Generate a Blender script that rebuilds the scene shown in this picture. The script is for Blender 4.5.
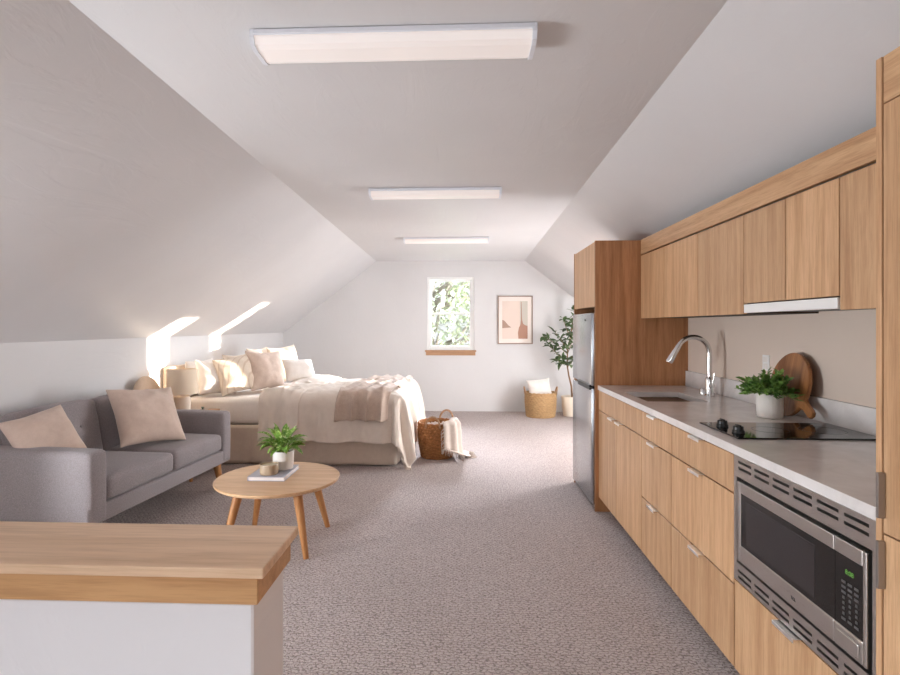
import bpy, bmesh, math, random
from mathutils import Vector, Matrix, Euler, noise
PI = math.pi
R = math.radians
random.seed(7)
sc = bpy.context.scene
for o in list(bpy.data.objects):
    bpy.data.objects.remove(o)
C = sc.collection

# ------------------------------------------------------------------ camera
cam_d = bpy.data.cameras.new('camera')
cam = bpy.data.objects.new('camera', cam_d)
C.objects.link(cam)
cam_d.sensor_width = 36.0
cam_d.lens = 540 / 900 * 36
cam_d.shift_x = 10.6 / 900
cam_d.shift_y = -11.5 / 900
cam_d.clip_start = 0.05
cam.location = (0, 0, 1.38)
cam.rotation_euler = (R(90), 0, R(2.5))
sc.camera = cam

# ------------------------------------------------------------------ world, lights, exposure
sc.view_settings.view_transform = 'Standard'
sc.view_settings.look = 'None'
sc.view_settings.gamma = 1
sc.view_settings.use_curve_mapping = False
sc.view_settings.exposure = 0.88
sc.cycles.use_denoising = True
sc.cycles.max_bounces = 10
sc.cycles.diffuse_bounces = 7
sc.cycles.sample_clamp_indirect = 6

W = bpy.data.worlds.new('sky')
sc.world = W
W.use_nodes = True
W.node_tree.nodes['Background'].inputs[0].default_value = (0.93, 0.96, 1.0, 1)
W.node_tree.nodes['Background'].inputs[1].default_value = 0.75


def lamp(name, kind, loc, direction, energy, color, size=None, size_y=None, angle=None):
    d = bpy.data.lights.new(name, kind)
    d.energy = energy
    d.color = color
    if kind == 'AREA':
        d.shape = 'RECTANGLE'
        d.size, d.size_y = size, size_y
    if angle is not None:
        d.angle = angle
    o = bpy.data.objects.new(name, d)
    C.objects.link(o)
    o.location = loc
    o.rotation_euler = Vector(direction).to_track_quat('-Z', 'Z').to_euler()
    return o


# low sun through two unseen side windows at the far right, shaped for its streaks
lamp('sun', 'SUN', (8, 11, 3), (-1, -0.4, -0.020), 12.0, (1.0, 0.88, 0.72), angle=R(0.5))
# area fill lamps in place of daylight, at unseen windows and outside the gable
lamp('fill_front', 'AREA', (-0.3, -5.35, 1.40), (0, 1, 0), 50, (0.87, 0.93, 1.0), 3.4, 1.7)  # fill from behind the camera, at an unseen window put in there
lamp('fill_skylight', 'AREA', (-2.60, -1.90, 2.30), (0.6, 0.0, -0.8), 70, (0.89, 0.95, 1.0), 1.5, 2.5)  # added fill at a made-up skylight out of view
lamp('fill_side', 'AREA', (2.95, 7.9, 1.25), (-1, -0.25, 0.0), 62, (0.95, 0.97, 1.0), 1.7, 1.2)  # fill lamp outside the unseen dormer windows
lamp('fill_blind', 'AREA', (2.56, 6.0, 1.15), (-1, 0, 0.0), 66, (0.95, 0.97, 1.0), 1.7, 1.15)  # added fill lamp in front of an opaque blind, out of view
lamp('fill_left', 'AREA', (-3.25, 1.70, 0.95), (1, 0.0, 0.15), 85, (0.92, 0.96, 1.0), 1.4, 0.9)  # added fill through a made-up window out of view
lamp('fill_gable', 'AREA', (-0.2, 14.0, 4.2), (0, -9.5, -4.0), 2500, (0.80, 0.88, 1.0), 3.0, 2.2)  # added lamp above the view, brightens the floor through the gable window
lamp('fill_gable_east', 'AREA', (3.6, 14.0, 4.4), (-5.2, -8.0, -3.7), 3200, (0.82, 0.90, 1.0), 3.0, 2.2)  # second added lamp, brightens the bed through the gable window

# ------------------------------------------------------------------ helpers


def M4(loc=(0, 0, 0), rot=(0, 0, 0)):
    return Matrix.Translation(Vector(loc)) @ Euler(rot).to_matrix().to_4x4()


def add_box(bm, x0, x1, y0, y1, z0, z1, bev=0.0, seg=2, mi=0):
    vs = [bm.verts.new(p) for p in ((x0, y0, z0), (x1, y0, z0), (x1, y1, z0), (x0, y1, z0),
                                    (x0, y0, z1), (x1, y0, z1), (x1, y1, z1), (x0, y1, z1))]
    fs = []
    for q in ((0, 3, 2, 1), (4, 5, 6, 7), (0, 1, 5, 4), (1, 2, 6, 5), (2, 3, 7, 6), (3, 0, 4, 7)):
        f = bm.faces.new([vs[i] for i in q])
        f.material_index = mi
        fs.append(f)
    if bev > 0:
        es = list({e for f in fs for e in f.edges})
        r = bmesh.ops.bevel(bm, geom=es, offset=bev, segments=seg, affect='EDGES', profile=0.5)
        for f in r['faces']:
            f.material_index = mi
    return vs


def box(x0, x1, y0, y1, z0, z1, bev=0.0, seg=2):
    bm = bmesh.new()
    add_box(bm, x0, x1, y0, y1, z0, z1, bev, seg)
    return bm


def add_prism(bm, pts, axis, a0, a1, mi=0):
    """extrude a 2-D outline along an axis; pts in the two other axes in xyz order"""
    def mk(p, a):
        if axis == 'y':
            return (p[0], a, p[1])
        if axis == 'x':
            return (a, p[0], p[1])
        return (p[0], p[1], a)
    A = [bm.verts.new(mk(p, a0)) for p in pts]
    B = [bm.verts.new(mk(p, a1)) for p in pts]
    fs = [bm.faces.new(A), bm.faces.new(B[::-1])]
    n = len(pts)
    for i in range(n):
        fs.append(bm.faces.new((A[i], B[i], B[(i + 1) % n], A[(i + 1) % n])))
    for f in fs:
        f.material_index = mi
    bmesh.ops.recalc_face_normals(bm, faces=fs)


def add_lathe(bm, prof, n=48, cx=0, cy=0, cap=True, mi=0, sq=None):
    rings = []
    for r, z in prof:
        rings.append([bm.verts.new((cx + r * math.cos(2 * PI * i / n), cy + r * math.sin(2 * PI * i / n), z)) for i in range(n)])
    for a, b in zip(rings, rings[1:]):
        for i in range(n):
            f = bm.faces.new((a[i], a[(i + 1) % n], b[(i + 1) % n], b[i]))
            f.material_index = mi
    if cap:
        f = bm.faces.new(rings[0][::-1]); f.material_index = mi
        f = bm.faces.new(rings[-1]); f.material_index = mi


def add_tube(bm, pts, rad, n=12, mi=0):
    pts = [Vector(p) for p in pts]
    rads = rad if isinstance(rad, (list, tuple)) else [rad] * len(pts)
    t0 = (pts[1] - pts[0]).normalized()
    up = Vector((0, 0, 1)) if abs(t0.z) < 0.9 else Vector((1, 0, 0))
    nrm = t0.cross(up).normalized()
    rings = []
    for i, p in enumerate(pts):
        t = (pts[min(i + 1, len(pts) - 1)] - pts[max(i - 1, 0)]).normalized()
        nrm = (nrm - t * nrm.dot(t)).normalized()
        b = t.cross(nrm)
        rings.append([bm.verts.new(p + (nrm * math.cos(2 * PI * k / n) + b * math.sin(2 * PI * k / n)) * rads[i]) for k in range(n)])
    for a, b in zip(rings, rings[1:]):
        for k in range(n):
            f = bm.faces.new((a[k], a[(k + 1) % n], b[(k + 1) % n], b[k]))
            f.material_index = mi
    f = bm.faces.new(rings[0][::-1]); f.material_index = mi
    f = bm.faces.new(rings[-1]); f.material_index = mi


def add_grid(bm, nu, nv, fn, mi=0):
    vs = [[bm.verts.new(fn(i / nu, j / nv)) for j in range(nv + 1)] for i in range(nu + 1)]
    for i in range(nu):
        for j in range(nv):
            f = bm.faces.new((vs[i][j], vs[i + 1][j], vs[i + 1][j + 1], vs[i][j + 1]))
            f.material_index = mi
    return vs


def add_cushion(bm, hx, hy, hz, r, bulge=(0, 0, 0), cuts=14, wr=0.0, seed=0, loc=(0, 0, 0)):
    """rounded, softly filled block with half sizes hx, hy, hz"""
    b2 = bmesh.new()
    bmesh.ops.create_cube(b2, size=2)
    bmesh.ops.subdivide_edges(b2, edges=b2.edges[:], cuts=cuts, use_grid_fill=True)
    h = Vector((hx, hy, hz))
    idx = {}
    for v in b2.verts:
        c = v.co.copy()
        c = Vector([math.copysign(1 - (1 - abs(k)) ** 1.35, k) for k in c])
        q = Vector((c.x * h.x, c.y * h.y, c.z * h.z))
        inn = Vector([max(-(h[i] - r), min(h[i] - r, q[i])) for i in range(3)])
        d = q - inn
        if d.length > 1e-6:
            q = inn + d.normalized() * min(r, d.length if d.length < r else r)
        for i in range(3):
            o = [k for k in range(3) if k != i]
            if abs(c[i]) > 0.98 or True:
                q[i] += bulge[i] * c[i] * (1 - c[o[0]] ** 2) * (1 - c[o[1]] ** 2)
        if wr:
            p = q * 7 + Vector((seed * 3.1, 0, 0))
            q += Vector((noise.noise(p), noise.noise(p + Vector((9, 0, 0))), noise.noise(p + Vector((0, 9, 0))))) * wr
        idx[v] = bm.verts.new(q + Vector(loc))
    for f in b2.faces:
        bm.faces.new([idx[v] for v in f.verts])
    b2.free()


def root(name, label, cat, loc=(0, 0, 0), rot=(0, 0, 0), group=None):
    o = bpy.data.objects.new(name, None)
    C.objects.link(o)
    o.location = loc
    o.rotation_euler = rot
    o.empty_display_size = 0.05
    o['label'] = label
    o['category'] = cat
    if group:
        o['group'] = group
    return o


def obj(name, bm, mat, parent=None, smooth=None, world=False, label=None):
    """link bm as one mesh object; world=True: bm is in world space and the (unrotated) thing's location is taken off"""
    if parent is not None and world:
        p, off = parent, Vector((0, 0, 0))
        while p is not None:
            off += Vector(p.location)
            p = p.parent
        bmesh.ops.translate(bm, verts=bm.verts[:], vec=-off)
    me = bpy.data.meshes.new(name)
    bm.normal_update()
    bm.to_mesh(me)
    bm.free()
    for m in (mat if isinstance(mat, (list, tuple)) else [mat]):
        me.materials.append(m)
    if smooth:
        me.polygons.foreach_set('use_smooth', [True] * len(me.polygons))
        if smooth is not True:
            me.set_sharp_from_angle(angle=R(smooth))
    o = bpy.data.objects.new(name, me)
    C.objects.link(o)
    if parent is not None:
        o.parent = parent
    if label:
        o['label'] = label
    return o


def tag(o, label, cat, group=None):
    o['label'] = label
    o['category'] = cat
    if group:
        o['group'] = group
    return o


def struct(name, bm, mat, smooth=None):
    o = obj(name, bm, mat, None, smooth)
    o['kind'] = 'structure'
    return o


def dup(r, loc, rot=None, label=None):
    n = r.copy()
    C.objects.link(n)
    n.location = loc
    if rot:
        n.rotation_euler = rot
    if label:
        n['label'] = label
    for ch in list(r.children):
        c = ch.copy()
        C.objects.link(c)
        c.parent = n
        for g in list(ch.children):
            k = g.copy()
            C.objects.link(k)
            k.parent = c
    return n


def solidify(o, t, offset=-1):
    m = o.modifiers.new('solid', 'SOLIDIFY')
    m.thickness = t
    m.offset = offset
    return o


def subsurf(o, n=1):
    m = o.modifiers.new('sub', 'SUBSURF')
    m.levels = m.render_levels = n
    return o


# ------------------------------------------------------------------ materials


def srgb(r, g, b):
    def f(c):
        c /= 255
        return c / 12.92 if c <= 0.04045 else ((c + 0.055) / 1.055) ** 2.4
    return (f(r), f(g), f(b), 1)


def mat(name, col, rough=0.5, metal=0.0, spec=0.5, **kw):
    m = bpy.data.materials.new(name)
    m.use_nodes = True
    b = m.node_tree.nodes['Principled BSDF']
    b.inputs['Base Color'].default_value = col
    b.inputs['Roughness'].default_value = rough
    b.inputs['Metallic'].default_value = metal
    b.inputs['Specular IOR Level'].default_value = spec
    for k, v in kw.items():
        b.inputs[k.replace('_', ' ')].default_value = v
    return m


def N(m, t, **kw):
    n = m.node_tree.nodes.new(t)
    for k, v in kw.items():
        setattr(n, k, v)
    return n


def L(m, a, b):
    m.node_tree.links.new(a, b)


def coords(m, scale, kind='Object', rot=(0, 0, 0)):
    tc = N(m, 'ShaderNodeTexCoord')
    mp = N(m, 'ShaderNodeMapping')
    mp.inputs['Scale'].default_value = scale
    mp.inputs['Rotation'].default_value = rot
    L(m, tc.outputs[kind], mp.inputs['Vector'])
    return mp.outputs[0]


def noise_tex(m, vec, scale, detail=4, rough=0.5, dist=0.0):
    n = N(m, 'ShaderNodeTexNoise')
    n.inputs['Scale'].default_value = scale
    n.inputs['Detail'].default_value = detail
    n.inputs['Roughness'].default_value = rough
    n.inputs['Distortion'].default_value = dist
    L(m, vec, n.inputs['Vector'])
    return n.outputs['Fac']


def ramp(m, fac, stops):
    r = N(m, 'ShaderNodeValToRGB')
    el = r.color_ramp.elements
    while len(el) < len(stops):
        el.new(0.5)
    for e, (p, c) in zip(el, stops):
        e.position = p
        e.color = c
    L(m, fac, r.inputs[0])
    return r.outputs[0]


def bump(m, h, strength, dist=0.01):
    b = N(m, 'ShaderNodeBump')
    b.inputs['Strength'].default_value = strength
    b.inputs['Distance'].default_value = dist
    L(m, h, b.inputs['Height'])
    L(m, b.outputs[0], m.node_tree.nodes['Principled BSDF'].inputs['Normal'])
    return b


def mixc(m, fac, a, b, mode='MIX'):
    n = N(m, 'ShaderNodeMix', data_type='RGBA', blend_type=mode)
    if isinstance(fac, (int, float)):
        n.inputs['Factor'].default_value = fac
    else:
        L(m, fac, n.inputs['Factor'])
    for s, v in ((6, a), (7, b)):
        if isinstance(v, tuple):
            n.inputs[s].default_value = v
        else:
            L(m, v, n.inputs[s])
    return n.outputs[2]


def base_in(m):
    return m.node_tree.nodes['Principled BSDF'].inputs['Base Color']


def plaster(name, col, rough=0.6, spec=0.3, b=0.25, trowel=1.0):
    m = mat(name, col, rough, 0, spec)
    v = coords(m, (1, 1, 1))
    v2 = coords(m, (3.0, 0.9, 2.0), rot=(0, 0, 0.5))
    n1 = noise_tex(m, v2, 2.2 * trowel, 5, 0.6, 1.2)
    n2 = noise_tex(m, v, 45, 3, 0.6)
    r1 = ramp(m, n1, [(0.44, (0, 0, 0, 1)), (0.52, (1, 1, 1, 1)), (0.60, (0.8, 0.8, 0.8, 1))])
    h = mixc(m, 0.12, r1, n2)
    bump(m, h, b, 0.004)
    big = noise_tex(m, v, 1.3, 3)
    L(m, ramp(m, big, [(0.3, tuple(c * 0.95 for c in col[:3]) + (1,)), (0.7, col)]), base_in(m))
    return m


def wood(name, c1, c2, axis='z', rough=0.42, grain=1.0, spec=0.35, vary=0.12):
    m = mat(name, c1, rough, 0, spec)
    s = {'x': (0.7, 14, 14), 'y': (14, 0.7, 14), 'z': (14, 14, 0.7)}[axis]
    oi = N(m, 'ShaderNodeObjectInfo')
    tc = N(m, 'ShaderNodeTexCoord')
    add = N(m, 'ShaderNodeVectorMath', operation='MULTIPLY_ADD')
    L(m, oi.outputs['Random'], add.inputs[0])
    add.inputs[1].default_value = (7, 5, 9)
    L(m, tc.outputs['Object'], add.inputs[2])
    mp = N(m, 'ShaderNodeMapping')
    mp.inputs['Scale'].default_value = s
    L(m, add.outputs[0], mp.inputs['Vector'])
    n1 = noise_tex(m, mp.outputs[0], 1.9 * grain, 4, 0.55, 0.5)
    n2 = noise_tex(m, mp.outputs[0], 13 * grain, 3, 0.7, 0.2)
    col = ramp(m, n1, [(0.32, c2), (0.62, c1)])
    fine = ramp(m, n2, [(0.35, (0.72, 0.66, 0.6, 1)), (0.55, (1, 1, 1, 1))])
    col = mixc(m, 0.55, col, fine, 'MULTIPLY')
    hsv = N(m, 'ShaderNodeHueSaturation')
    mr = N(m, 'ShaderNodeMapRange')
    L(m, oi.outputs['Random'], mr.inputs[0])
    mr.inputs[3].default_value = 1 - vary
    mr.inputs[4].default_value = 1 + vary * 0.6
    L(m, mr.outputs[0], hsv.inputs['Value'])
    L(m, col, hsv.inputs['Color'])
    L(m, hsv.outputs[0], base_in(m))
    bump(m, n2, 0.06, 0.002)
    return m


def fabric(name, col, col2=None, scale=420, b=0.25, rough=0.9, sheen=0.25, mottling=30, stretch=(1, 1, 1)):
    m = mat(name, col, rough, 0, 0.15)
    m.node_tree.nodes['Principled BSDF'].inputs['Sheen Weight'].default_value = sheen
    v = coords(m, stretch)
    w1 = noise_tex(m, v, scale, 2, 0.6)
    w2 = noise_tex(m, v, mottling, 3, 0.6)
    c2 = col2 or tuple(c * 0.78 for c in col[:3]) + (1,)
    mixf = N(m, 'ShaderNodeMath', operation='MULTIPLY_ADD')
    L(m, w1, mixf.inputs[0]); mixf.inputs[1].default_value = 0.6
    mul = N(m, 'ShaderNodeMath', operation='MULTIPLY')
    L(m, w2, mul.inputs[0]); mul.inputs[1].default_value = 0.4
    L(m, mul.outputs[0], mixf.inputs[2])
    L(m, ramp(m, mixf.outputs[0], [(0.25, c2), (0.75, col)]), base_in(m))
    bump(m, mixf.outputs[0], b, 0.003)
    return m


def metal(name, col, rough=0.25, brushed=None):
    m = mat(name, col, rough, 1.0)
    if brushed:
        v = coords(m, brushed)
        n = noise_tex(m, v, 30, 3)
        r = N(m, 'ShaderNodeMapRange')
        L(m, n, r.inputs[0])
        r.inputs[3].default_value = rough * 0.75
        r.inputs[4].default_value = rough * 1.3
        L(m, r.outputs[0], m.node_tree.nodes['Principled BSDF'].inputs['Roughness'])
    return m


def glass_mat(name, tint=(1, 1, 1, 1), gloss=0.06):
    m = bpy.data.materials.new(name)
    m.use_nodes = True
    nt = m.node_tree
    nt.nodes.clear()
    out = nt.nodes.new('ShaderNodeOutputMaterial')
    tr = nt.nodes.new('ShaderNodeBsdfTransparent')
    tr.inputs[0].default_value = tint
    gl = nt.nodes.new('ShaderNodeBsdfGlossy')
    gl.inputs['Roughness'].default_value = 0.02
    fr = nt.nodes.new('ShaderNodeFresnel')
    fr.inputs[0].default_value = 1.25
    mx = nt.nodes.new('ShaderNodeMixShader')
    nt.links.new(fr.outputs[0], mx.inputs[0])
    nt.links.new(tr.outputs[0], mx.inputs[1])
    nt.links.new(gl.outputs[0], mx.inputs[2])
    nt.links.new(mx.outputs[0], out.inputs[0])
    return m


m_wall = plaster('wall_paint', srgb(220, 219, 219), 0.65, 0.25, 0.15)
m_ceil = plaster('ceiling_paint', srgb(219, 218, 219), 0.42, 0.45, 0.17, 0.8)
m_half = plaster('half_wall_paint', srgb(236, 234, 236), 0.6, 0.25, 0.12)

m_carpet = mat('loop_carpet', srgb(160, 142, 132), 0.95, 0, 0.1)
m_carpet.node_tree.nodes['Principled BSDF'].inputs['Sheen Weight'].default_value = 0.15


def build_carpet():
    m = m_carpet
    tc = N(m, 'ShaderNodeTexCoord')
    nz = N(m, 'ShaderNodeTexNoise')
    nz.inputs['Scale'].default_value = 40
    L(m, tc.outputs['Object'], nz.inputs['Vector'])
    sub = N(m, 'ShaderNodeVectorMath', operation='MULTIPLY_ADD')
    L(m, nz.outputs['Color'], sub.inputs[0])
    sub.inputs[1].default_value = (0.044, 0.040, 0)
    L(m, tc.outputs['Object'], sub.inputs[2])
    br = N(m, 'ShaderNodeTexBrick')
    br.inputs['Scale'].default_value = 1.0
    br.inputs['Brick Width'].default_value = 0.030
    br.inputs['Row Height'].default_value = 0.018
    br.inputs['Mortar Size'].default_value = 0.0050
    br.inputs['Mortar Smooth'].default_value = 0.9
    br.inputs['Color1'].default_value = (1, 1, 1, 1)
    br.inputs['Color2'].default_value = (0.78, 0.78, 0.78, 1)
    br.inputs['Mortar'].default_value = (0.15, 0.15, 0.15, 1)
    L(m, sub.outputs[0], br.inputs['Vector'])
    v = coords(m, (1, 1, 1))
    fine = noise_tex(m, coords(m, (0.6, 1.25, 1)), 125, 2, 0.6)
    big = noise_tex(m, v, 1.1, 3, 0.5)
    h = mixc(m, 0.45, br.outputs['Color'], ramp(m, fine, [(0.3, (0, 0, 0, 1)), (0.7, (1, 1, 1, 1))]))
    col = ramp(m, h, [(0.12, srgb(112, 98, 93)), (0.52, srgb(184, 169, 164)), (0.95, srgb(216, 203, 199))])
    col = mixc(m, 0.6, col, ramp(m, big, [(0.35, (0.90, 0.89, 0.88, 1)), (0.65, (1, 1, 1, 1))]), 'MULTIPLY')
    L(m, col, base_in(m))
    bump(m, h, 0.9, 0.008)


build_carpet()

OAK1, OAK2 = srgb(212, 172, 132), srgb(188, 145, 106)
m_oak = wood('oak_veneer', OAK1, OAK2, 'z')
m_oak_y = wood('oak_veneer_lengthwise', OAK1, OAK2, 'y')
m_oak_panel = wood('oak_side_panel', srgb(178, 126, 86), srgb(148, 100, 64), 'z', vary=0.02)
m_carcass = mat('cabinet_carcass', srgb(96, 70, 48), 0.7)  # body wood darkened so the gaps between fronts look shadowed
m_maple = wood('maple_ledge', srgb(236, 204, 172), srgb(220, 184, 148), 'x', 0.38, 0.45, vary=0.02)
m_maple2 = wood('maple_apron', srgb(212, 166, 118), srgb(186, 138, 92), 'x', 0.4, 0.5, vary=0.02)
m_table = wood('table_oak', srgb(222, 184, 144), srgb(206, 164, 124), 'x', 0.35, 0.6, vary=0.02)
m_leg = wood('leg_oak', srgb(196, 142, 90), srgb(172, 116, 70), 'z', 0.4, 0.9, vary=0.03)
m_sill = wood('sill_wood', srgb(196, 156, 122), srgb(178, 136, 102), 'x', 0.45, 0.8, vary=0.02)
m_acacia = wood('acacia_board', srgb(176, 122, 76), srgb(112, 68, 38), 'z', 0.35, 0.55, vary=0.02)
m_night = wood('nightstand_wood', srgb(190, 144, 104), srgb(168, 120, 82), 'y', 0.5, 1, vary=0.02)

m_white = mat('white_vinyl', srgb(240, 240, 238), 0.35)
m_lightbody = mat('white_enamel', srgb(228, 230, 236), 0.35)
m_quartz = mat('quartz', srgb(222, 214, 208), 0.16, 0, 0.5)
_v = coords(m_quartz, (1, 1, 1))
L(m_quartz, ramp(m_quartz, noise_tex(m_quartz, _v, 6, 8, 0.65, 0.8), [(0.3, srgb(214, 209, 206)), (0.6, srgb(230, 226, 224))]), base_in(m_quartz))
m_chrome = metal('chrome', (0.74, 0.73, 0.72, 1), 0.2)
m_steel = metal('brushed_steel', (0.60, 0.58, 0.56, 1), 0.30, (2, 1, 60))
m_steelv = metal('fridge_steel', (0.45, 0.46, 0.48, 1), 0.24, (60, 60, 1))
m_sink = metal('sink_steel', (0.48, 0.46, 0.44, 1), 0.28, (1, 40, 1))
m_alu = metal('aluminium', (0.93, 0.93, 0.92, 1), 0.35)
m_bronze = metal('dark_nickel', (0.36, 0.335, 0.32, 1), 0.4)
m_black = mat('black_plastic', srgb(16, 15, 15), 0.35)
m_blackglass = mat('black_glass', srgb(12, 11, 12), 0.06, 0, 0.6)
m_window = mat('oven_window', srgb(44, 40, 42), 0.18, 0, 0.5)
m_key = mat('key_grey', srgb(84, 82, 82), 0.5)
m_green = mat('green_display', (0.02, 0.05, 0.01, 1), 0.4, 0, 0.3, Emission_Color=(0.25, 0.6, 0.12, 1), Emission_Strength=0.2)
m_glass = glass_mat('window_glass')
m_grey = mat('dark_grey_plastic', srgb(58, 58, 60), 0.45)

m_sofa = fabric('sofa_grey', srgb(168, 160, 161), srgb(120, 113, 115), 300, 0.5, mottling=150)
m_blush = fabric('blush_linen', srgb(222, 202, 188), srgb(200, 178, 163), 380, 0.3)
m_cream = fabric('cream_linen', srgb(236, 222, 206), srgb(216, 198, 180), 380, 0.3)
m_whitec = fabric('white_cotton', srgb(240, 234, 228), srgb(226, 218, 210), 400, 0.2)
m_duvet = fabric('duvet_linen', srgb(234, 222, 210), srgb(216, 202, 188), 300, 0.3, mottling=18)
m_skirt = fabric('bed_skirt_linen', srgb(222, 206, 190), srgb(204, 187, 170), 300, 0.3)
m_knit = fabric('knit_throw', srgb(208, 188, 172), srgb(180, 158, 142), 160, 0.7)
m_fringe = fabric('fringed_throw', srgb(216, 202, 190), srgb(190, 174, 162), 220, 0.6)
m_headb = fabric('headboard_linen', srgb(216, 192, 168), srgb(196, 170, 146), 300, 0.3)


def stripes_mat():
    m = fabric('striped_linen', srgb(232, 218, 202), srgb(212, 196, 178), 380, 0.3)
    v = coords(m, (1, 1, 1))
    w = N(m, 'ShaderNodeTexWave', wave_type='BANDS', bands_direction='X')
    w.inputs['Scale'].default_value = 6.5
    w.inputs['Distortion'].default_value = 0.4
    L(m, v, w.inputs['Vector'])
    b = m.node_tree.nodes['Principled BSDF']
    prev = b.inputs['Base Color'].links[0].from_socket
    L(m, mixc(m, ramp(m, w.outputs['Fac'], [(0.84, (0, 0, 0, 1)), (0.95, (0.45, 0.45, 0.45, 1))]), prev, srgb(186, 156, 126)), b.inputs['Base Color'])
    return m


m_stripe = stripes_mat()


def wicker(name, c1, c2, c3):
    m = mat(name, c1, 0.75, 0, 0.2)
    v = coords(m, (1, 1, 3.5))
    n = noise_tex(m, v, 22, 4, 0.7)
    n2 = noise_tex(m, v, 90, 2)
    L(m, mixc(m, 0.35, ramp(m, n, [(0.30, c3), (0.5, c2), (0.7, c1)]), ramp(m, n2, [(0.35, c3), (0.6, c1)])), base_in(m))
    bump(m, n2, 0.5, 0.004)
    return m


m_wick1 = wicker('brown_seagrass', srgb(186, 132, 84), srgb(150, 98, 58), srgb(98, 60, 34))
m_wick2 = wicker('golden_seagrass', srgb(204, 170, 126), srgb(180, 144, 102), srgb(130, 98, 66))
m_rope = wicker('handle_rope', srgb(196, 160, 128), srgb(172, 134, 102), srgb(128, 94, 68))
m_pot = mat('white_ceramic', srgb(234, 229, 224), 0.55, 0, 0.35)
m_pot2 = mat('ribbed_ceramic', srgb(226, 220, 214), 0.6, 0, 0.3)
m_tan = mat('cream_planter', srgb(236, 224, 206), 0.6)
m_soil = mat('soil', srgb(58, 42, 32), 0.95)
m_candle = mat('candle_glass_amber', srgb(186, 164, 138), 0.25, 0, 0.5)
m_wax = mat('wax', srgb(226, 208, 184), 0.5)
m_lampbase = mat('lamp_ceramic', srgb(226, 212, 194), 0.55)
m_shade = mat('lamp_linen', srgb(240, 222, 198), 0.9, 0, 0.1)
m_shade.node_tree.nodes['Principled BSDF'].inputs['Transmission Weight'].default_value = 0.0
m_book = mat('book_cover', srgb(178, 176, 188), 0.5)
m_page = mat('book_pages', srgb(232, 226, 222), 0.8)


def leafmat(name, c1, c2, variegate=None):
    m = mat(name, c1, 0.42, 0, 0.4)
    b = m.node_tree.nodes['Principled BSDF']
    b.inputs['Subsurface Weight'].default_value = 0.0
    v = coords(m, (1, 1, 1))
    n = noise_tex(m, v, 24 if not variegate else 60, 3, 0.6)
    stops = [(0.35, c2), (0.6, c1)]
    if variegate:
        stops += [(0.66, variegate)]
    L(m, ramp(m, n, stops), base_in(m))
    return m


m_leafA = leafmat('variegated_leaf', srgb(150, 182, 84), srgb(84, 130, 50), srgb(222, 232, 180))
m_leafB = leafmat('bushy_leaf', srgb(132, 168, 84), srgb(70, 112, 48))
m_leafC = leafmat('dull_green_leaf', srgb(96, 118, 74), srgb(54, 76, 46))
m_bark = mat('young_bark', srgb(140, 108, 80), 0.85)

# ------------------------------------------------------------------ room shell
XL, XR, YB, YF = -2.95, 2.60, 8.75, -5.00
HK, HC = 1.27, 2.435
XCL, XCR = -1.41, 0.99
SL = (HC - HK) / (XCL - XL)


def zr(x):
    return HC - (x - XCR) * 0.757


struct('floor', box(XL - 0.2, XR + 0.2, YF - 0.2, YB + 0.2, -0.12, 0.0), m_carpet)
bm = bmesh.new()
t = 0.12


def xcl(y):
    """the creases of the flat ceiling draw together a little towards the camera end"""
    return -1.28 - 0.13 * (y - 1.83) / 6.92


def xcr(y):
    return 0.858 + 0.132 * (y - 1.83) / 6.92


def add_loft(bm, A, B, ya, yb, seg=48):
    n = len(A)
    rings = []
    for k in range(seg + 1):
        t_ = k / seg
        rings.append([bm.verts.new((a[0] + (b[0] - a[0]) * t_, ya + (yb - ya) * t_, a[1] + (b[1] - a[1]) * t_)) for a, b in zip(A, B)])
    fs = [bm.faces.new(rings[0]), bm.faces.new(rings[-1][::-1])]
    for p, q in zip(rings, rings[1:]):
        for i in range(n):
            fs.append(bm.faces.new((p[i], q[i], q[(i + 1) % n], p[(i + 1) % n])))
    bmesh.ops.recalc_face_normals(bm, faces=fs)


KY0, KY1, KF0, KF1 = -3.2, -0.6, 0.18, 0.86  # roof opening added out of view for the skylight fill


def slope_piece(bm, f0, f1, y0, y1):
    def P(f, k, y):
        return (XL + (xcl(y) - XL) * f - 0.073 * k, HK + (HC - HK) * f + 0.096 * k)
    add_loft(bm, *[[P(f0, 0, y), P(f1, 0, y), P(f1, 1, y), P(f0, 1, y)] for y in (y0, y1)], y0, y1)


slope_piece(bm, -0.03, 1.03, YF - 0.1, KY0)
slope_piece(bm, -0.03, 1.03, KY1, YB + 0.1)
slope_piece(bm, -0.03, KF0, KY0, KY1)
slope_piece(bm, KF1, 1.03, KY0, KY1)
struct('ceiling_slope_left', bm, m_ceil)
struct('ceiling', box(XCL - 0.06, XCR + 0.06, YF - 0.1, YB + 0.1, HC, HC + t), m_ceil)
# right slope, with an unseen dormer low at the far end, shaped for the sun streaks
DX, DY0, DY1 = 1.79, 5.03, 8.75
bm = bmesh.new()
add_loft(bm, *[[(xcr(y), HC), (DX, zr(DX)), (DX, zr(DX) + 0.15), (xcr(y), HC + 0.15)] for y in (YF - 0.1, YB + 0.1)], YF - 0.1, YB + 0.1)
add_prism(bm, [(DX, zr(DX)), (XR + 0.1, zr(XR + 0.1)), (XR + 0.1, zr(XR + 0.1) + 0.15), (DX, zr(DX) + 0.15)], 'y', YF - 0.1, DY0)
struct('ceiling_slope_right', bm, m_ceil)
bm = bmesh.new()
add_box(bm, DX, XR + 0.1, DY0, YB + 0.1, zr(DX), zr(DX) + 0.12)
struct('ceiling_dormer', bm, m_ceil)
struct('wall_dormer', box(DX, XR + 0.1, DY0 - 0.08, DY0, zr(XR + 0.1), zr(DX) + 0.1), m_wall)


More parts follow.
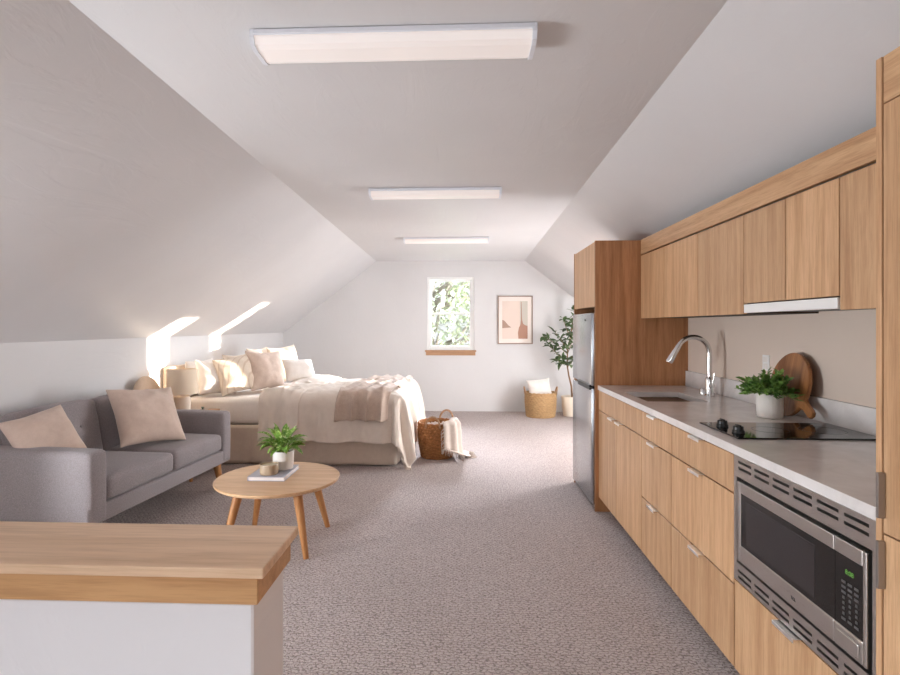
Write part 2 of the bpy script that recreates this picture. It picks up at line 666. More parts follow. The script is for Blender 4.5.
def wall_with_holes(name, axis, a, b, lo, hi, z0, z1, holes, m):
    """wall slab between a and b on `axis`, running lo..hi, holes = [(s0, s1, h0, h1)] sorted by s"""
    bm = bmesh.new()

    def put(s0, s1, h0, h1):
        if s1 - s0 < 1e-4 or h1 - h0 < 1e-4:
            return
        if axis == 'x':
            add_box(bm, a, b, s0, s1, h0, h1)
        else:
            add_box(bm, s0, s1, a, b, h0, h1)
    s = lo
    for (s0, s1, h0, h1) in holes:
        put(s, s0, z0, z1)
        put(s0, s1, z0, h0)
        put(s0, s1, h1, z1)
        s = s1
    put(s, hi, z0, z1)
    return struct(name, bm, m)


LW = (1.08, 2.35, 0.40, 1.22)  # opening added out of view for the left fill
wall_with_holes('wall_left', 'x', XL - 0.12, XL, YF - 0.1, YB + 0.1, 0, HK + 0.05, [LW], m_wall)
WX0, WX1, WZ0, WZ1 = -0.58, 0.18, 0.99, 2.175
wall_with_holes('wall_back', 'y', YB, YB + 0.12, XL - 0.1, XR + 0.1, 0, HC + 0.1, [(WX0, WX1, WZ0, WZ1)], m_wall)
S0 = (5.15, 6.85, 0.55, 1.75)  # opening added out of view behind the blind fill
S1 = (7.12, 7.57, 0.55, 1.60)
S2 = (8.36, 8.73, 0.55, 1.80)
wall_with_holes('wall_right', 'x', XR, XR + 0.06, 4.9, YB + 0.1, 0, 1.9, [S0, S1, S2], m_wall)
KX = 1.66
bm = bmesh.new()
add_box(bm, KX, KX + 0.1, YF, 4.93, 0, zr(KX) + 0.06)
add_box(bm, KX + 0.1, XR + 0.06, 4.83, 4.93, 0, zr(KX) + 0.06)
struct('wall_kitchen', bm, plaster('backsplash_paint', srgb(224, 208, 194), 0.6, 0.25, 0.12))
FW = (-1.95, 1.35, 0.6, 2.2)  # unseen opening put in for the front fill
wall_with_holes('wall_front', 'y', YF - 0.12, YF, XL - 0.1, XR + 0.1, 0, HC + 0.1, [FW], m_wall)


def window(name, axis, pos, s0, s1, h0, h1, depth=0.06, sashes=2):
    """double-hung window: frame, two sashes with panes"""
    r = bpy.data.objects.new(name, None)
    C.objects.link(r)
    r['kind'] = 'structure'
    r.location = (pos, (s0 + s1) / 2, h0) if axis == 'x' else ((s0 + s1) / 2, pos, h0)

    def bx(bm, a0, a1, d0, d1, z0, z1, bev=0.003):
        if axis == 'x':
            add_box(bm, pos + d0, pos + d1, a0, a1, z0, z1, bev, 1)
        else:
            add_box(bm, a0, a1, pos + d0, pos + d1, z0, z1, bev, 1)

    def ring(w, a0, a1, z0, z1, d0, d1):
        bm = bmesh.new()
        bx(bm, a0, a0 + w, d0, d1, z0, z1)
        bx(bm, a1 - w, a1, d0, d1, z0, z1)
        bx(bm, a0 + w, a1 - w, d0, d1, z0, z0 + w)
        bx(bm, a0 + w, a1 - w, d0, d1, z1 - w, z1)
        return bm
    f = obj('window_frame', ring(0.038, s0, s1, h0, h1, 0.0, depth), m_white, r, world=True)
    mid = (h0 + h1) / 2
    if sashes == 2:
        a = obj('upper_sash', ring(0.034, s0 + 0.038, s1 - 0.038, mid - 0.017, h1 - 0.038, depth * 0.55, depth * 0.9), m_white, r, world=True)
        bm = bmesh.new()
        bx(bm, s0 + 0.07, s1 - 0.07, depth * 0.7, depth * 0.75, mid, h1 - 0.07, 0)
        obj('pane', bm, m_glass, a, world=True)
        a = obj('lower_sash', ring(0.036, s0 + 0.038, s1 - 0.038, h0 + 0.038, mid + 0.017, depth * 0.15, depth * 0.5), m_white, r, world=True)
        bm = bmesh.new()
        bx(bm, s0 + 0.07, s1 - 0.07, depth * 0.3, depth * 0.35, h0 + 0.07, mid, 0)
        obj('pane', bm, m_glass, a, world=True)
        bm = bmesh.new()
        bx(bm, s0 + 0.04, s1 - 0.04, depth * 0.93, depth * 0.95, h0 + 0.04, mid, 0)
        obj('insect_screen', bm, m_screen, r, world=True)
    else:
        bm = bmesh.new()
        bx(bm, s0 + 0.038, s1 - 0.038, depth * 0.5, depth * 0.56, h0 + 0.038, h1 - 0.038, 0)
        obj('pane', bm, m_glass, f, world=True)
    return r


# fine insect mesh: partly see-through
m_screen = bpy.data.materials.new('insect_mesh')
m_screen.use_nodes = True
_nt = m_screen.node_tree
_nt.nodes.clear()
_o = _nt.nodes.new('ShaderNodeOutputMaterial')
_t = _nt.nodes.new('ShaderNodeBsdfTransparent')
_t.inputs[0].default_value = (0.84, 0.84, 0.84, 1)
_nt.links.new(_t.outputs[0], _o.inputs[0])

w1 = window('window_1', 'y', YB + 0.02, WX0, WX1, WZ0, WZ1, 0.09)
bm = bmesh.new()
add_box(bm, WX0 - 0.035, WX1 + 0.035, YB - 0.05, YB + 0.02, WZ0 - 0.028, WZ0, 0.006)
add_box(bm, WX0 - 0.02, WX1 + 0.02, YB - 0.022, YB, WZ0 - 0.085, WZ0 - 0.028, 0.004)
obj('window_sill', bm, m_sill, w1, world=True, label='tan wooden sill')
w6 = window('window_6_added', 'x', XR, *S0, 0.05, 1)  # added window, hidden from view, a setting for the blind fill
obj('added_sun_blind', box(XR + 0.004, XR + 0.010, S0[0] + 0.03, S0[1] - 0.03, S0[2] + 0.03, S0[3] - 0.01), m_white, w6, world=True)  # added opaque sheet that keeps the sun out of this opening
window('window_7_added', 'x', XL - 0.08, *LW, 0.06, 1)  # added out of view, lets the left fill in
window('window_2', 'x', XR, S1[0], S1[1], S1[2], S1[3], 0.05, 1)
window('window_3', 'x', XR, S2[0], S2[1], S2[2], S2[3], 0.05, 1)
window('window_4_unseen', 'y', YF - 0.1, FW[0], FW[1], FW[2], FW[3], 0.06, 1)  # unseen, lets the front fill in

sw = bpy.data.objects.new('window_5_added', None)  # skylight added out of view for its fill lamp
C.objects.link(sw)
sw['kind'] = 'structure'
bm = bmesh.new()


def skf(f, k):
    return (XL + (xcl(-1.9) - XL) * f - 0.073 * k, HK + (HC - HK) * f + 0.096 * k)


for f0, f1, y0, y1 in ((KF0, KF0 + 0.03, KY0, KY1), (KF1 - 0.03, KF1, KY0, KY1), (KF0 + 0.03, KF1 - 0.03, KY0, KY0 + 0.05),
                       (KF0 + 0.03, KF1 - 0.03, KY1 - 0.05, KY1), (KF0 + 0.03, KF1 - 0.03, -1.93, -1.87)):
    add_prism(bm, [skf(f0, .2), skf(f1, .2), skf(f1, .9), skf(f0, .9)], 'y', y0, y1)
obj('window_frame', bm, m_white, sw)
bm = bmesh.new()
add_prism(bm, [skf(KF0 + .02, .5), skf(KF1 - .02, .5), skf(KF1 - .02, .56), skf(KF0 + .02, .56)], 'y', KY0 + 0.03, KY1 - 0.03)
obj('pane', bm, m_glass, sw)

# half wall by the stair, turned slightly, and its wooden ledge
hw = bmesh.new()
add_box(hw, XL, -0.395, 1.0, 1.175, 0, 0.857, 0.004, 1)
struct('wall_partition', hw, m_half)
lg = root('wooden_ledge', 'thick light maple ledge capping the low white half wall in front', 'ledge', (-0.37, 1.09, 0.857))
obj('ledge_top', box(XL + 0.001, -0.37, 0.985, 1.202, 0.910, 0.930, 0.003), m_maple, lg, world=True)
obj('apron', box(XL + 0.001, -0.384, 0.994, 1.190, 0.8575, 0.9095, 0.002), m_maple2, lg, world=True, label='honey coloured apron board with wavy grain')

# outside, seen through the gable window
struct('ground', box(-14, 14, YB + 0.3, 40, -3.2, -3.0), mat('outside_ground', srgb(150, 150, 120), 0.9))

# ------------------------------------------------------------------ plants helper


def add_leaf(bm, base, d, length, width, droop=0.3, n=4, fold=0.15, roll=0.0, shape=0.5, mi=0):
    d = Vector(d).normalized()
    side = d.cross(Vector((0, 0, 1)))
    if side.length < 1e-3:
        side = Vector((1, 0, 0))
    side.normalize()
    side = Matrix.Rotation(roll, 3, d) @ side
    p = Vector(base)
    rows = []
    step = length / n
    for i in range(n + 1):
        f = i / n
        w = width * 0.5 * (math.sin(PI * min(1, f ** shape * 0.97 + 0.03))) ** 0.8
        up = side.cross(d).normalized()
        rows.append((p - side * w + up * w * fold * 2, p.copy(), p + side * w + up * w * fold * 2))
        d = (d + Vector((0, 0, -droop / n))).normalized()
        side = (side - d * side.dot(d)).normalized()
        p = p + d * step
    vs = [[bm.verts.new(q) for q in r] for r in rows]
    for a, b in zip(vs, vs[1:]):
        for k in (0, 1):
            f = bm.faces.new((a[k], a[k + 1], b[k + 1], b[k]))
            f.material_index = mi


def sph(theta, phi):
    return Vector((math.cos(theta) * math.sin(phi), math.sin(theta) * math.sin(phi), math.cos(phi)))


# trees outside
m_outleaf = leafmat('outdoor_leaf', srgb(176, 182, 150), srgb(146, 156, 138))
m_outbark = mat('outdoor_bark', srgb(130, 122, 112), 0.9)


def out_tree(loc, h, spread, label, seed):
    rnd = random.Random(seed)
    r = root('tree', label, 'tree', loc, group='trees outside the window')
    bm = bmesh.new()
    tr = [(0, 0, 0), (0.1, 0, h * 0.3), (-0.05, 0.05, h * 0.6), (0.08, 0, h)]
    add_tube(bm, tr, [0.2, 0.17, 0.13, 0.05], 8)
    tips = []
    for k in range(24):
        z = h * rnd.uniform(0.40, 0.95)
        th = rnd.uniform(0, 2 * PI)
        e = Vector((math.cos(th) * spread * rnd.uniform(.4, 1), math.sin(th) * spread * 0.7, z + spread * rnd.uniform(.1, .7)))
        add_tube(bm, [(0, 0, z), (e.x * .5, e.y * .5, z + (e.z - z) * .3), e], [0.07, 0.045, 0.015], 6)
        tips.append(e)
    obj('trunk', bm, m_outbark, r, True)
    bm = bmesh.new()
    for e in tips:
        for k in range(80):
            q = e * rnd.uniform(0.75, 1.0) + Vector((rnd.gauss(0, .35), rnd.gauss(0, .3), rnd.gauss(0, .35)))
            q.z = max(q.z, 1.5)
            add_leaf(bm, q, (rnd.uniform(-1, 1), rnd.uniform(-1, 1), rnd.uniform(-.8, .6)), rnd.uniform(.14, .3), .14, 0.3, 2)
    obj('foliage', bm, m_outleaf, r)


out_tree((-0.9, 15.5, -3), 6.6, 1.7, 'pale tree with forked trunk seen in the middle of the window', 3)
out_tree((-4.4, 20.5, -3), 6.8, 2.0, 'pale leafy tree at left edge of the window view', 5)
out_tree((2.9, 19.5, -3), 6.6, 1.9, 'pale leafy tree at right edge of the window view', 9)

# ------------------------------------------------------------------ ceiling lights
m_lens = mat('light_diffuser', srgb(240, 232, 228), 0.3, 0, 0.4, Emission_Color=(1.0, 0.95, 0.92, 1), Emission_Strength=0.12)
cl = root('ceiling_light', 'nearest and largest looking of the three long white ceiling lights', 'ceiling light', (-0.25, 1.97, HC), (0, 0, 0), 'ceiling lights')
bm = bmesh.new()
add_box(bm, -0.50, 0.50, -0.088, 0.085, -0.022, -0.001, 0.004, 1)
obj('housing', bm, m_lightbody, cl)
bm = bmesh.new()
prof = [(-0.082, -0.022), (-0.082, -0.028), (-0.070, -0.050), (-0.045, -0.058), (0.045, -0.058), (0.070, -0.050), (0.080, -0.028), (0.080, -0.022)]
add_prism(bm, prof, 'x', -0.492, 0.492)
obj('diffuser', bm, m_lens, cl)
for s in (-1, 1):
    bm = bmesh.new()
    prof = [(-0.085, -0.001), (-0.086, -0.030), (-0.074, -0.054), (-0.047, -0.062), (0.047, -0.062), (0.074, -0.054), (0.084, -0.030), (0.083, -0.001)]
    add_prism(bm, prof, 'x', s * 0.500 - 0.008, s * 0.500 + 0.008)
    obj('end_cap', bm, m_lightbody, cl)
dup(cl, (-0.215, 4.19, HC), None, 'middle one of the three long white ceiling lights')
dup(cl, (-0.20, 6.48, HC), None, 'farthest of the three long white ceiling lights, nearest the window wall')

# ------------------------------------------------------------------ kitchen
XF = 1.027   # front plane of base carcasses
DT = 0.02    # door thickness
G = 0.003


def door_bm(y0, y1, z0, z1, xf, bev=0.0015):
    return box(xf - DT, xf, y0 + G, y1 - G, z0 + G, z1 - G, bev, 1)


def tab_pull(y, z, xf, w=0.105):
    """small folded metal tab on the top edge of a front"""
    bm = bmesh.new()
    add_box(bm, xf - DT - 0.022, xf - 0.004, y - w / 2, y + w / 2, z - G, z - G + 0.0025, 0.0006, 1)
    add_box(bm, xf - DT - 0.022, xf - DT - 0.0195, y - w / 2, y + w / 2, z - 0.013, z - G + 0.001, 0.0006, 1)
    return bm


def base_cab(name, y0, y1, label, fronts):
    r = root(name, label, 'cabinet', ((XF + KX) / 2, (y0 + y1) / 2, 0), group='base cabinets')
    bm = bmesh.new()
    add_box(bm, XF + 0.001, KX - 0.002, y0 + 0.001, y1 - 0.001, 0.10, 0.905)
    add_box(bm, XF + 0.07, KX - 0.002, y0 + 0.001, y1 - 0.001, 0.0, 0.10)
    obj('body', bm, m_carcass, r, world=True)
    for kind, a, b, z0, z1, hy in fronts:
        d = obj(kind, door_bm(a, b, z0, z1, XF), m_oak, r, world=True)
        if hy is not None:
            obj('handle', tab_pull(hy, z1, XF), m_alu, d, world=True, label='bright metal tab handle')
    return r


Z0, ZA, ZB, ZT = 0.108, 0.420, 0.757, 0.904
base_cab('sink_cabinet', 3.10, 4.06, 'oak base cabinet with two doors under the sink, beside the fridge surround',
         [('panel', 3.10, 4.06, ZB, ZT, None), ('door', 3.60, 4.06, Z0, ZB, 3.69), ('door', 3.10, 3.60, Z0, ZB, 3.52)])
base_cab('drawer_cabinet', 2.66, 3.10, 'narrow oak three drawer base cabinet between the sink cabinet and the wider drawers',
         [('drawer', 2.66, 3.10, Z0, ZA, 2.90), ('drawer', 2.66, 3.10, ZA, ZB, 2.90), ('drawer', 2.66, 3.10, ZB, ZT, 2.90)])
base_cab('drawer_cabinet', 2.055, 2.66, 'wide oak three drawer base cabinet next to the microwave',
         [('drawer', 2.055, 2.66, Z0, ZA, 2.365), ('drawer', 2.055, 2.66, ZA, ZB, 2.365), ('drawer', 2.055, 2.66, ZB, ZT, 2.365)])
MY0, MY1, MZ0, MZ1 = 1.352, 2.05, 0.447, 0.904
r = root('microwave_cabinet', 'oak base cabinet with one drawer that houses the built-in microwave', 'cabinet', ((XF + KX) / 2, 1.71, 0), group='base cabinets')
bm = bmesh.new()
add_box(bm, XF + 0.001, KX - 0.002, 1.343, 2.054, 0.10, 0.43)
add_box(bm, XF + 0.07, KX - 0.002, 1.343, 2.054, 0.0, 0.10)
add_box(bm, XF + 0.001, KX - 0.002, 2.038, 2.054, 0.43, 0.905)
add_box(bm, XF + 0.001, KX - 0.002, 1.343, 1.358, 0.43, 0.905)
add_box(bm, KX - 0.03, KX - 0.002, 1.358, 2.038, 0.43, 0.905)
obj('body', bm, m_carcass, r, world=True)
d = obj('drawer', door_bm(1.346, 2.053, Z0, 0.443, XF), m_oak, r, world=True)
obj('handle', tab_pull(1.715, 0.443, XF, 0.11), m_alu, d, world=True, label='bright metal tab handle')

# microwave ---------------------------------------------------------
mw = root('microwave', 'stainless steel built-in microwave with slotted trim frame under the counter', 'microwave', (XF, 1.71, MZ0))
bm = bmesh.new()
xf0, xf1 = XF - 0.022, XF - 0.002
IY0, IY1, IZ0, IZ1 = MY0 + 0.020, MY1 - 0.020, MZ0 + 0.068, MZ1 - 0.076
add_box(bm, xf0, xf1, MY0, IY0, MZ0, MZ1)
add_box(bm, xf0, xf1, IY1, MY1, MZ0, MZ1)


def slotted(bm, y0, y1, z0, z1, n, sz):
    """steel strip with n pairs of long slots cut through"""
    w = (y1 - y0) / n
    sh = 0.009
    zs = [z0, sz[0] - sh / 2, sz[0] + sh / 2, sz[1] - sh / 2, sz[1] + sh / 2, z1]
    for k in (0, 2, 4):
        add_box(bm, xf0, xf1, y0, y1, zs[k], zs[k + 1])
    for k in (1, 3):
        for i in range(n + 1):
            c = y0 + w * i
            add_box(bm, xf0, xf1, max(y0, c - 0.011), min(y1, c + 0.011), zs[k], zs[k + 1])


slotted(bm, IY0, IY1, IZ1, MZ1, 6, (MZ1 - 0.042, MZ1 - 0.020))
slotted(bm, IY0, IY1, MZ0, IZ0, 6, (MZ0 + 0.018, MZ0 + 0.040))
obj('trim_frame', bm, m_steel, mw, world=True)
bm = bmesh.new()
add_box(bm, XF + 0.0, XF + 0.36, MY0 + 0.012, MY1 - 0.016, MZ0 + 0.012, MZ1 - 0.012)
obj('body', bm, m_black, mw, world=True)
gy = 0.012
DY_0, DY_1 = IY0 + gy, IY1 - gy
DZ_0, DZ_1 = IZ0 + gy, IZ1 - gy
split = DY_0 + 0.118
bm = bmesh.new()
xd = XF - 0.027
# door: far side; black glass inset
wy0, wy1, wz0, wz1 = split, DY_1 - 0.022, DZ_0 + 0.060, DZ_1 - 0.040
add_box(bm, xd, XF - 0.001, wy1, DY_1, DZ_0, DZ_1, 0.003, 2)
add_box(bm, xd, XF - 0.001, split + 0.001, wy1, DZ_0, wz0, 0.003, 2)
add_box(bm, xd, XF - 0.001, split + 0.001, wy1, wz1, DZ_1, 0.003, 2)
dr = obj('door', bm, m_steel, mw, world=True)
obj('door_glass', box(xd + 0.003, XF - 0.004, split + 0.001, wy1 + 0.001, wz0 - 0.001, wz1 + 0.001), m_blackglass, dr, world=True, label='glossy black door glass')
obj('viewing_window', box(xd + 0.0022, xd + 0.004, split + 0.085, wy1 - 0.035, wz0 + 0.015, wz1 - 0.022, 0.0005, 1), m_window, dr, world=True, label='meshed grey viewing window')
bm = bmesh.new()
py0, py1 = DY_0 + 0.014, split
add_box(bm, xd, XF - 0.001, DY_0, py0, DZ_0, DZ_1, 0.003, 2)
add_box(bm, xd, XF - 0.001, py0, split - 0.001, DZ_0, DZ_0 + 0.060, 0.003, 2)
add_box(bm, xd, XF - 0.001, py0, split - 0.001, wz1, DZ_1, 0.003, 2)
cp = obj('control_frame', bm, m_steel, mw, world=True)
obj('control_panel', box(xd + 0.003, XF - 0.004, py0 - 0.001, split - 0.001, DZ_0 + 0.059, wz1 + 0.001), m_blackglass, cp, world=True)
obj('open_button', box(xd - 0.003, xd + 0.004, py0 + 0.012, split - 0.014, DZ_0 + 0.012, DZ_0 + 0.046, 0.002, 2), m_steel, cp, world=True)
bm = bmesh.new()
ky0, ky1 = py0 + 0.012, split - 0.022
ztop, zbot = wz1 - 0.062, DZ_0 + 0.075
for i in range(3):
    for j in range(8):
        yc = ky0 + (ky1 - ky0) * (i + 0.5) / 3
        zc = zbot + (ztop - zbot) * (j + 0.5) / 8
        hy, hz = (0.0075, 0.0032) if j > 4 or j == 0 else (0.0035, 0.0035)
        add_box(bm, xd + 0.0014, xd + 0.004, yc - hy, yc + hy, zc - hz, zc + hz)
obj('keypad', bm, m_key, cp, world=True)


def text_bm(s, size, depth=0.0006):
    cu = bpy.data.curves.new('lettering', 'FONT')
    cu.body = s
    cu.size = size
    cu.align_x = 'CENTER'
    cu.extrude = depth
    o = bpy.data.objects.new('lettering', cu)
    C.objects.link(o)
    dg = bpy.context.evaluated_depsgraph_get()
    me = bpy.data.meshes.new_from_object(o.evaluated_get(dg))
    bm = bmesh.new()
    bm.from_mesh(me)
    bpy.data.objects.remove(o)
    bpy.data.meshes.remove(me)
    return bm


def wall_text(s, size, loc):
    """text reading towards -X (viewer looks along +X)"""
    bm = text_bm(s, size)
    bmesh.ops.transform(bm, matrix=Matrix.Translation(Vector(loc)) @ Matrix(((0, 0, -1, 0), (-1, 0, 0, 0), (0, 1, 0, 0), (0, 0, 0, 1))), verts=bm.verts[:])
    return bm


obj('clock_display', wall_text('8:08', 0.018, (xd + 0.002, (ky0 + ky1) / 2 + 0.002, wz1 - 0.045)), m_green, cp, world=True, label='green digital clock')
bm = wall_text('TCL', 0.013, (xd - 0.0008, (DY_0 + DY_1) / 2 - 0.02, DZ_0 + 0.022))
obj('maker_mark', bm, m_grey, dr, world=True)

# countertop ---------------------------------------------------------
ct = root('countertop', 'pale quartz kitchen countertop with low matching upstand along the wall', 'countertop', (1.33, 2.7, 0.906))
CX0, CX1, CY0, CY1 = 1.000, KX - 0.001, 1.343, 4.058
SX0, SX1, SY0, SY1 = 1.075, 1.43, 3.20, 3.66
bm = bmesh.new()
zz = (0.907, 0.940)
add_box(bm, CX0, SX0, CY0, CY1, *zz)
add_box(bm, SX1, CX1, CY0, CY1, *zz)
add_box(bm, SX0, SX1, CY0, SY0, *zz)
add_box(bm, SX0, SX1, SY1, CY1, *zz)
obj('slab', bm, m_quartz, ct, world=True)
bm = bmesh.new()
add_box(bm, KX - 0.021, KX - 0.001, CY0, CY1, 0.9405, 1.05, 0.0015, 1)
obj('upstand', bm, m_quartz, ct, world=True)

sk = root('kitchen_sink', 'rectangular stainless undermount sink set in the quartz counter', 'sink', (1.25, 3.43, 0.73))
bm = bmesh.new()
e = 0.012
add_box(bm, SX0 - e, SX1 + e, SY0 - e, SY0, 0.73, 0.9065)
add_box(bm, SX0 - e, SX1 + e, SY1, SY1 + e, 0.73, 0.9065)
add_box(bm, SX0 - e, SX0, SY0, SY1, 0.73, 0.9065)
add_box(bm, SX1, SX1 + e, SY0, SY1, 0.73, 0.9065)
add_box(bm, SX0 - e, SX1 + e, SY0 - e, SY1 + e, 0.72, 0.73)
obj('basin', bm, m_sink, sk, world=True)
bm = bmesh.new()
add_lathe(bm, [(0.045, 0.7302), (0.045, 0.734), (0.034, 0.734), (0.03, 0.7315)], 24, 1.28, 3.43)
obj('drain', bm, m_chrome, sk, 40, world=True)

fc = root('kitchen_faucet', 'chrome gooseneck kitchen faucet with pull-down spray head behind the sink', 'faucet', (1.545, 3.46, 0.9405))
bm = bmesh.new()
add_lathe(bm, [(0.030, 0), (0.030, 0.006), (0.024, 0.012), (0.024, 0.10), (0.021, 0.115), (0.016, 0.12)], 24)
obj('base', bm, m_chrome, fc, 40)
pts = [(0, 0, 0.11), (0, 0, 0.19), (0, 0, 0.27)]
for k in range(0, 15):
    a = PI * k / 14 * 0.86
    pts.append((-0.100 + 0.100 * math.cos(a), 0, 0.27 + 0.100 * math.sin(a)))
bm = bmesh.new()
add_tube(bm, pts, 0.0150, 16)
obj('spout', bm, m_chrome, fc, 40)
q0, q1 = Vector(pts[-1]), Vector(pts[-2])
dd = (q0 - q1).normalized()
bm = bmesh.new()
add_tube(bm, [q0 - dd * 0.005, q0 + dd * 0.012, q0 + dd * 0.03, q0 + dd * 0.11, q0 + dd * 0.118], [0.0160, 0.0175, 0.018, 0.022, 0.019], 18)
obj('spray_head', bm, m_chrome, fc, 40)
bm = bmesh.new()
add_tube(bm, [(0.0, -0.015, 0.065), (0.0, -0.045, 0.068)], [0.014, 0.014], 14)
add_tube(bm, [(0.0, -0.040, 0.07), (0.004, -0.048, 0.11), (0.008, -0.052, 0.15)], [0.006, 0.005, 0.0045], 10)
obj('lever', bm, m_chrome, fc, 40)
sp = root('soap_dispenser_cap', 'small round chrome air gap cap beside the faucet base', 'sink fitting', (1.54, 3.54, 0.9405))
bm = bmesh.new()
add_lathe(bm, [(0.019, 0), (0.019, 0.035), (0.016, 0.04)], 20)
obj('cap', bm, m_chrome, sp, 40)

ck = root('cooktop', 'black glass two burner cooktop set flat on the quartz counter', 'cooktop', (1.35, 2.31, 0.9405))
obj('glass_top', box(1.065, 1.625, 2.14, 2.485, 0.9405, 0.947, 0.002), m_blackglass, ck, world=True)
bm = bmesh.new()
for yy, xx, rr in ((2.31, 1.49, 0.085), (2.31, 1.28, 0.07)):
    add_lathe(bm, [(rr, 0.9471), (rr, 0.9474), (rr * 0.975, 0.9474), (rr * 0.975, 0.9471)], 48, xx, yy, cap=False)
obj('burner_ring', bm, m_grey, ck, world=True)
for yy in (2.385, 2.25):
    bm = bmesh.new()
    add_lathe(bm, [(0.024, 0.9475), (0.024, 0.954), (0.020, 0.958), (0.0195, 0.971), (0.017, 0.973)], 24, 1.12, yy)
    add_box(bm, 1.12 - 0.004, 1.12 + 0.004, yy - 0.019, yy + 0.019, 0.971, 0.979, 0.002, 1)
    obj('knob', bm, m_black, ck, 40, world=True)

# upper cabinets ------------------------------------------------------
XU = 1.335
UZ0, UZ1 = 1.437, 1.905


def upper(name, y0, y1, z0, splits, label):
    r = root(name, label, 'cabinet', ((XU + KX) / 2, (y0 + y1) / 2, z0), group='wall cabinets')
    obj('body', box(XU + 0.001, KX - 0.002, y0 + 0.001, y1 - 0.001, z0 + 0.002, UZ1 - 0.001), m_gap_shade, r, world=True)
    ys = [y0] + splits + [y1]
    for a, b in zip(ys, ys[1:]):
        obj('door', door_bm(a, b, z0 - 0.004, UZ1 - 0.002, XU), m_oak, r, world=True)
    return r


m_gap_shade = mat('cabinet_gap_shade', srgb(58, 40, 28), 0.7)  # wall cabinet bodies darkened so door gaps show as shadow lines
upper('wall_cabinet', 3.087, 4.058, UZ0, [3.596], 'two door oak wall cabinet above the sink beside the fridge surround')
upper('wall_cabinet', 2.593, 3.087, UZ0, [], 'single door oak wall cabinet between the sink and hood cabinets')
upper('wall_cabinet', 1.948, 2.593, 1.487, [2.264], 'shorter two door oak wall cabinet directly above the range hood')
upper('wall_cabinet', 1.343, 1.948, UZ0, [], 'single door oak wall cabinet beside the tall cupboard')
o = obj('cabinet_fascia', box(XU - DT, XU - 0.001, 1.343, 4.058, UZ1 + 0.006, 2.017, 0.001, 1), m_oak_y)
tag(o, 'long horizontal oak fascia board running above the wall cabinets', 'fascia')
hd = root('range_hood', 'slim white slide-out range hood under the shorter wall cabinet', 'range hood', (1.5, 2.27, 1.44))
obj('body', box(XU + 0.01, KX - 0.01, 1.952, 2.589, 1.447, 1.486, 0.002, 1), m_grey, hd, world=True)
obj('front_lip', box(XU - 0.022, XU + 0.009, 1.955, 2.588, 1.441, 1.481, 0.003), m_white, hd, world=True, label='white front lip')



def side_panel(x0, y0, y1, h):
    """tall end panel with its back corner cut under the sloping ceiling"""
    bm = bmesh.new()
    add_prism(bm, [(x0, 0), (KX - 0.001, 0), (KX - 0.001, 1.900), (1.48, h), (x0, h)], 'y', y0, y1)
    return bm


# fridge surround ------------------------------------------------------
fs = root('fridge_surround', 'tall oak fridge surround with cupboard above the fridge', 'cabinet', (1.32, 4.46, 0))
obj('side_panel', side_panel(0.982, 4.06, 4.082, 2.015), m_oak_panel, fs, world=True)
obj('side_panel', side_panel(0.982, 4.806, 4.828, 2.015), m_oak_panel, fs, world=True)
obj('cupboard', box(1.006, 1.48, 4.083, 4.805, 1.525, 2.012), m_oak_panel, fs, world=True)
obj('door', box(0.984, 1.004, 4.084, 4.804, 1.527, 2.010, 0.001, 1), m_oak, fs, world=True)

fr = root('refrigerator', 'slim stainless steel two door refrigerator inside the oak surround', 'refrigerator', (1.30, 4.45, 0))
FY0, FY1 = 4.10, 4.79
obj('body', box(1.03, 1.62, FY0 + 0.004, FY1 - 0.004, 0.03, 1.478, 0.004), m_grey, fr, world=True, label='dark grey body')
d = obj('freezer_door', box(0.962, 1.026, FY0, FY1, 0.925, 1.480, 0.012, 3), m_steelv, fr, 40, world=True)
obj('handle', box(0.952, 0.985, FY0 + 0.02, FY1 - 0.25, 0.916, 0.936, 0.004), m_black, d, world=True, label='black grip strip')
d2 = obj('fridge_door', box(0.962, 1.026, FY0, FY1, 0.035, 0.912, 0.012, 3), m_steelv, fr, 40, world=True)
obj('handle', box(0.952, 0.985, FY0 + 0.02, FY1 - 0.25, 0.897, 0.913, 0.004), m_black, d2, world=True, label='black grip strip')
obj('badge', box(0.9605, 0.963, 4.28, 4.32, 1.42, 1.432), m_grey, d, world=True)
for yy in (FY0 + 0.06, FY1 - 0.06):
    for xx in (1.06, 1.55):
        bm = bmesh.new()
        add_lathe(bm, [(0.02, 0.0), (0.02, 0.035)], 12, xx, yy)
        obj('foot', bm, m_black, fr, world=True)

# tall cupboard ---------------------------------------------------------
tc = root('tall_cupboard', 'tall oak pantry cupboard with two stacked doors at the right edge', 'cabinet', (1.33, 0.85, 0))
TY0, TY1 = 0.35, 1.36
obj('side_panel', side_panel(0.990, 1.323, 1.340, 2.017), m_oak, tc, world=True)
obj('body', box(1.014, 1.48, TY0, 1.315, 0.10, 2.013), m_carcass, tc, world=True)
obj('plinth', box(1.08, KX - 0.002, TY0, 1.315, 0.0, 0.099), m_carcass, tc, world=True)
obj('fascia', box(0.992, 1.012, TY0, 1.320, 1.907, 2.017, 0.001, 1), m_oak_y, tc, world=True)
for z0, z1, h0, h1 in ((0.892, 1.903, 0.928, 1.035), (0.108, 0.888, 0.762, 0.874)):
    d = obj('door', box(0.992, 1.012, 0.73, 1.320, z0, z1, 0.001, 1), m_oak, tc, world=True)
    bm = bmesh.new()
    add_box(bm, 0.974, 0.991, 1.312, 1.3205, h0, h1, 0.001, 1)
    obj('handle', bm, m_bronze, d, world=True, label='dark nickel edge pull')
    obj('door', box(0.992, 1.012, TY0, 0.727, z0, z1, 0.001, 1), m_oak, tc, world=True)

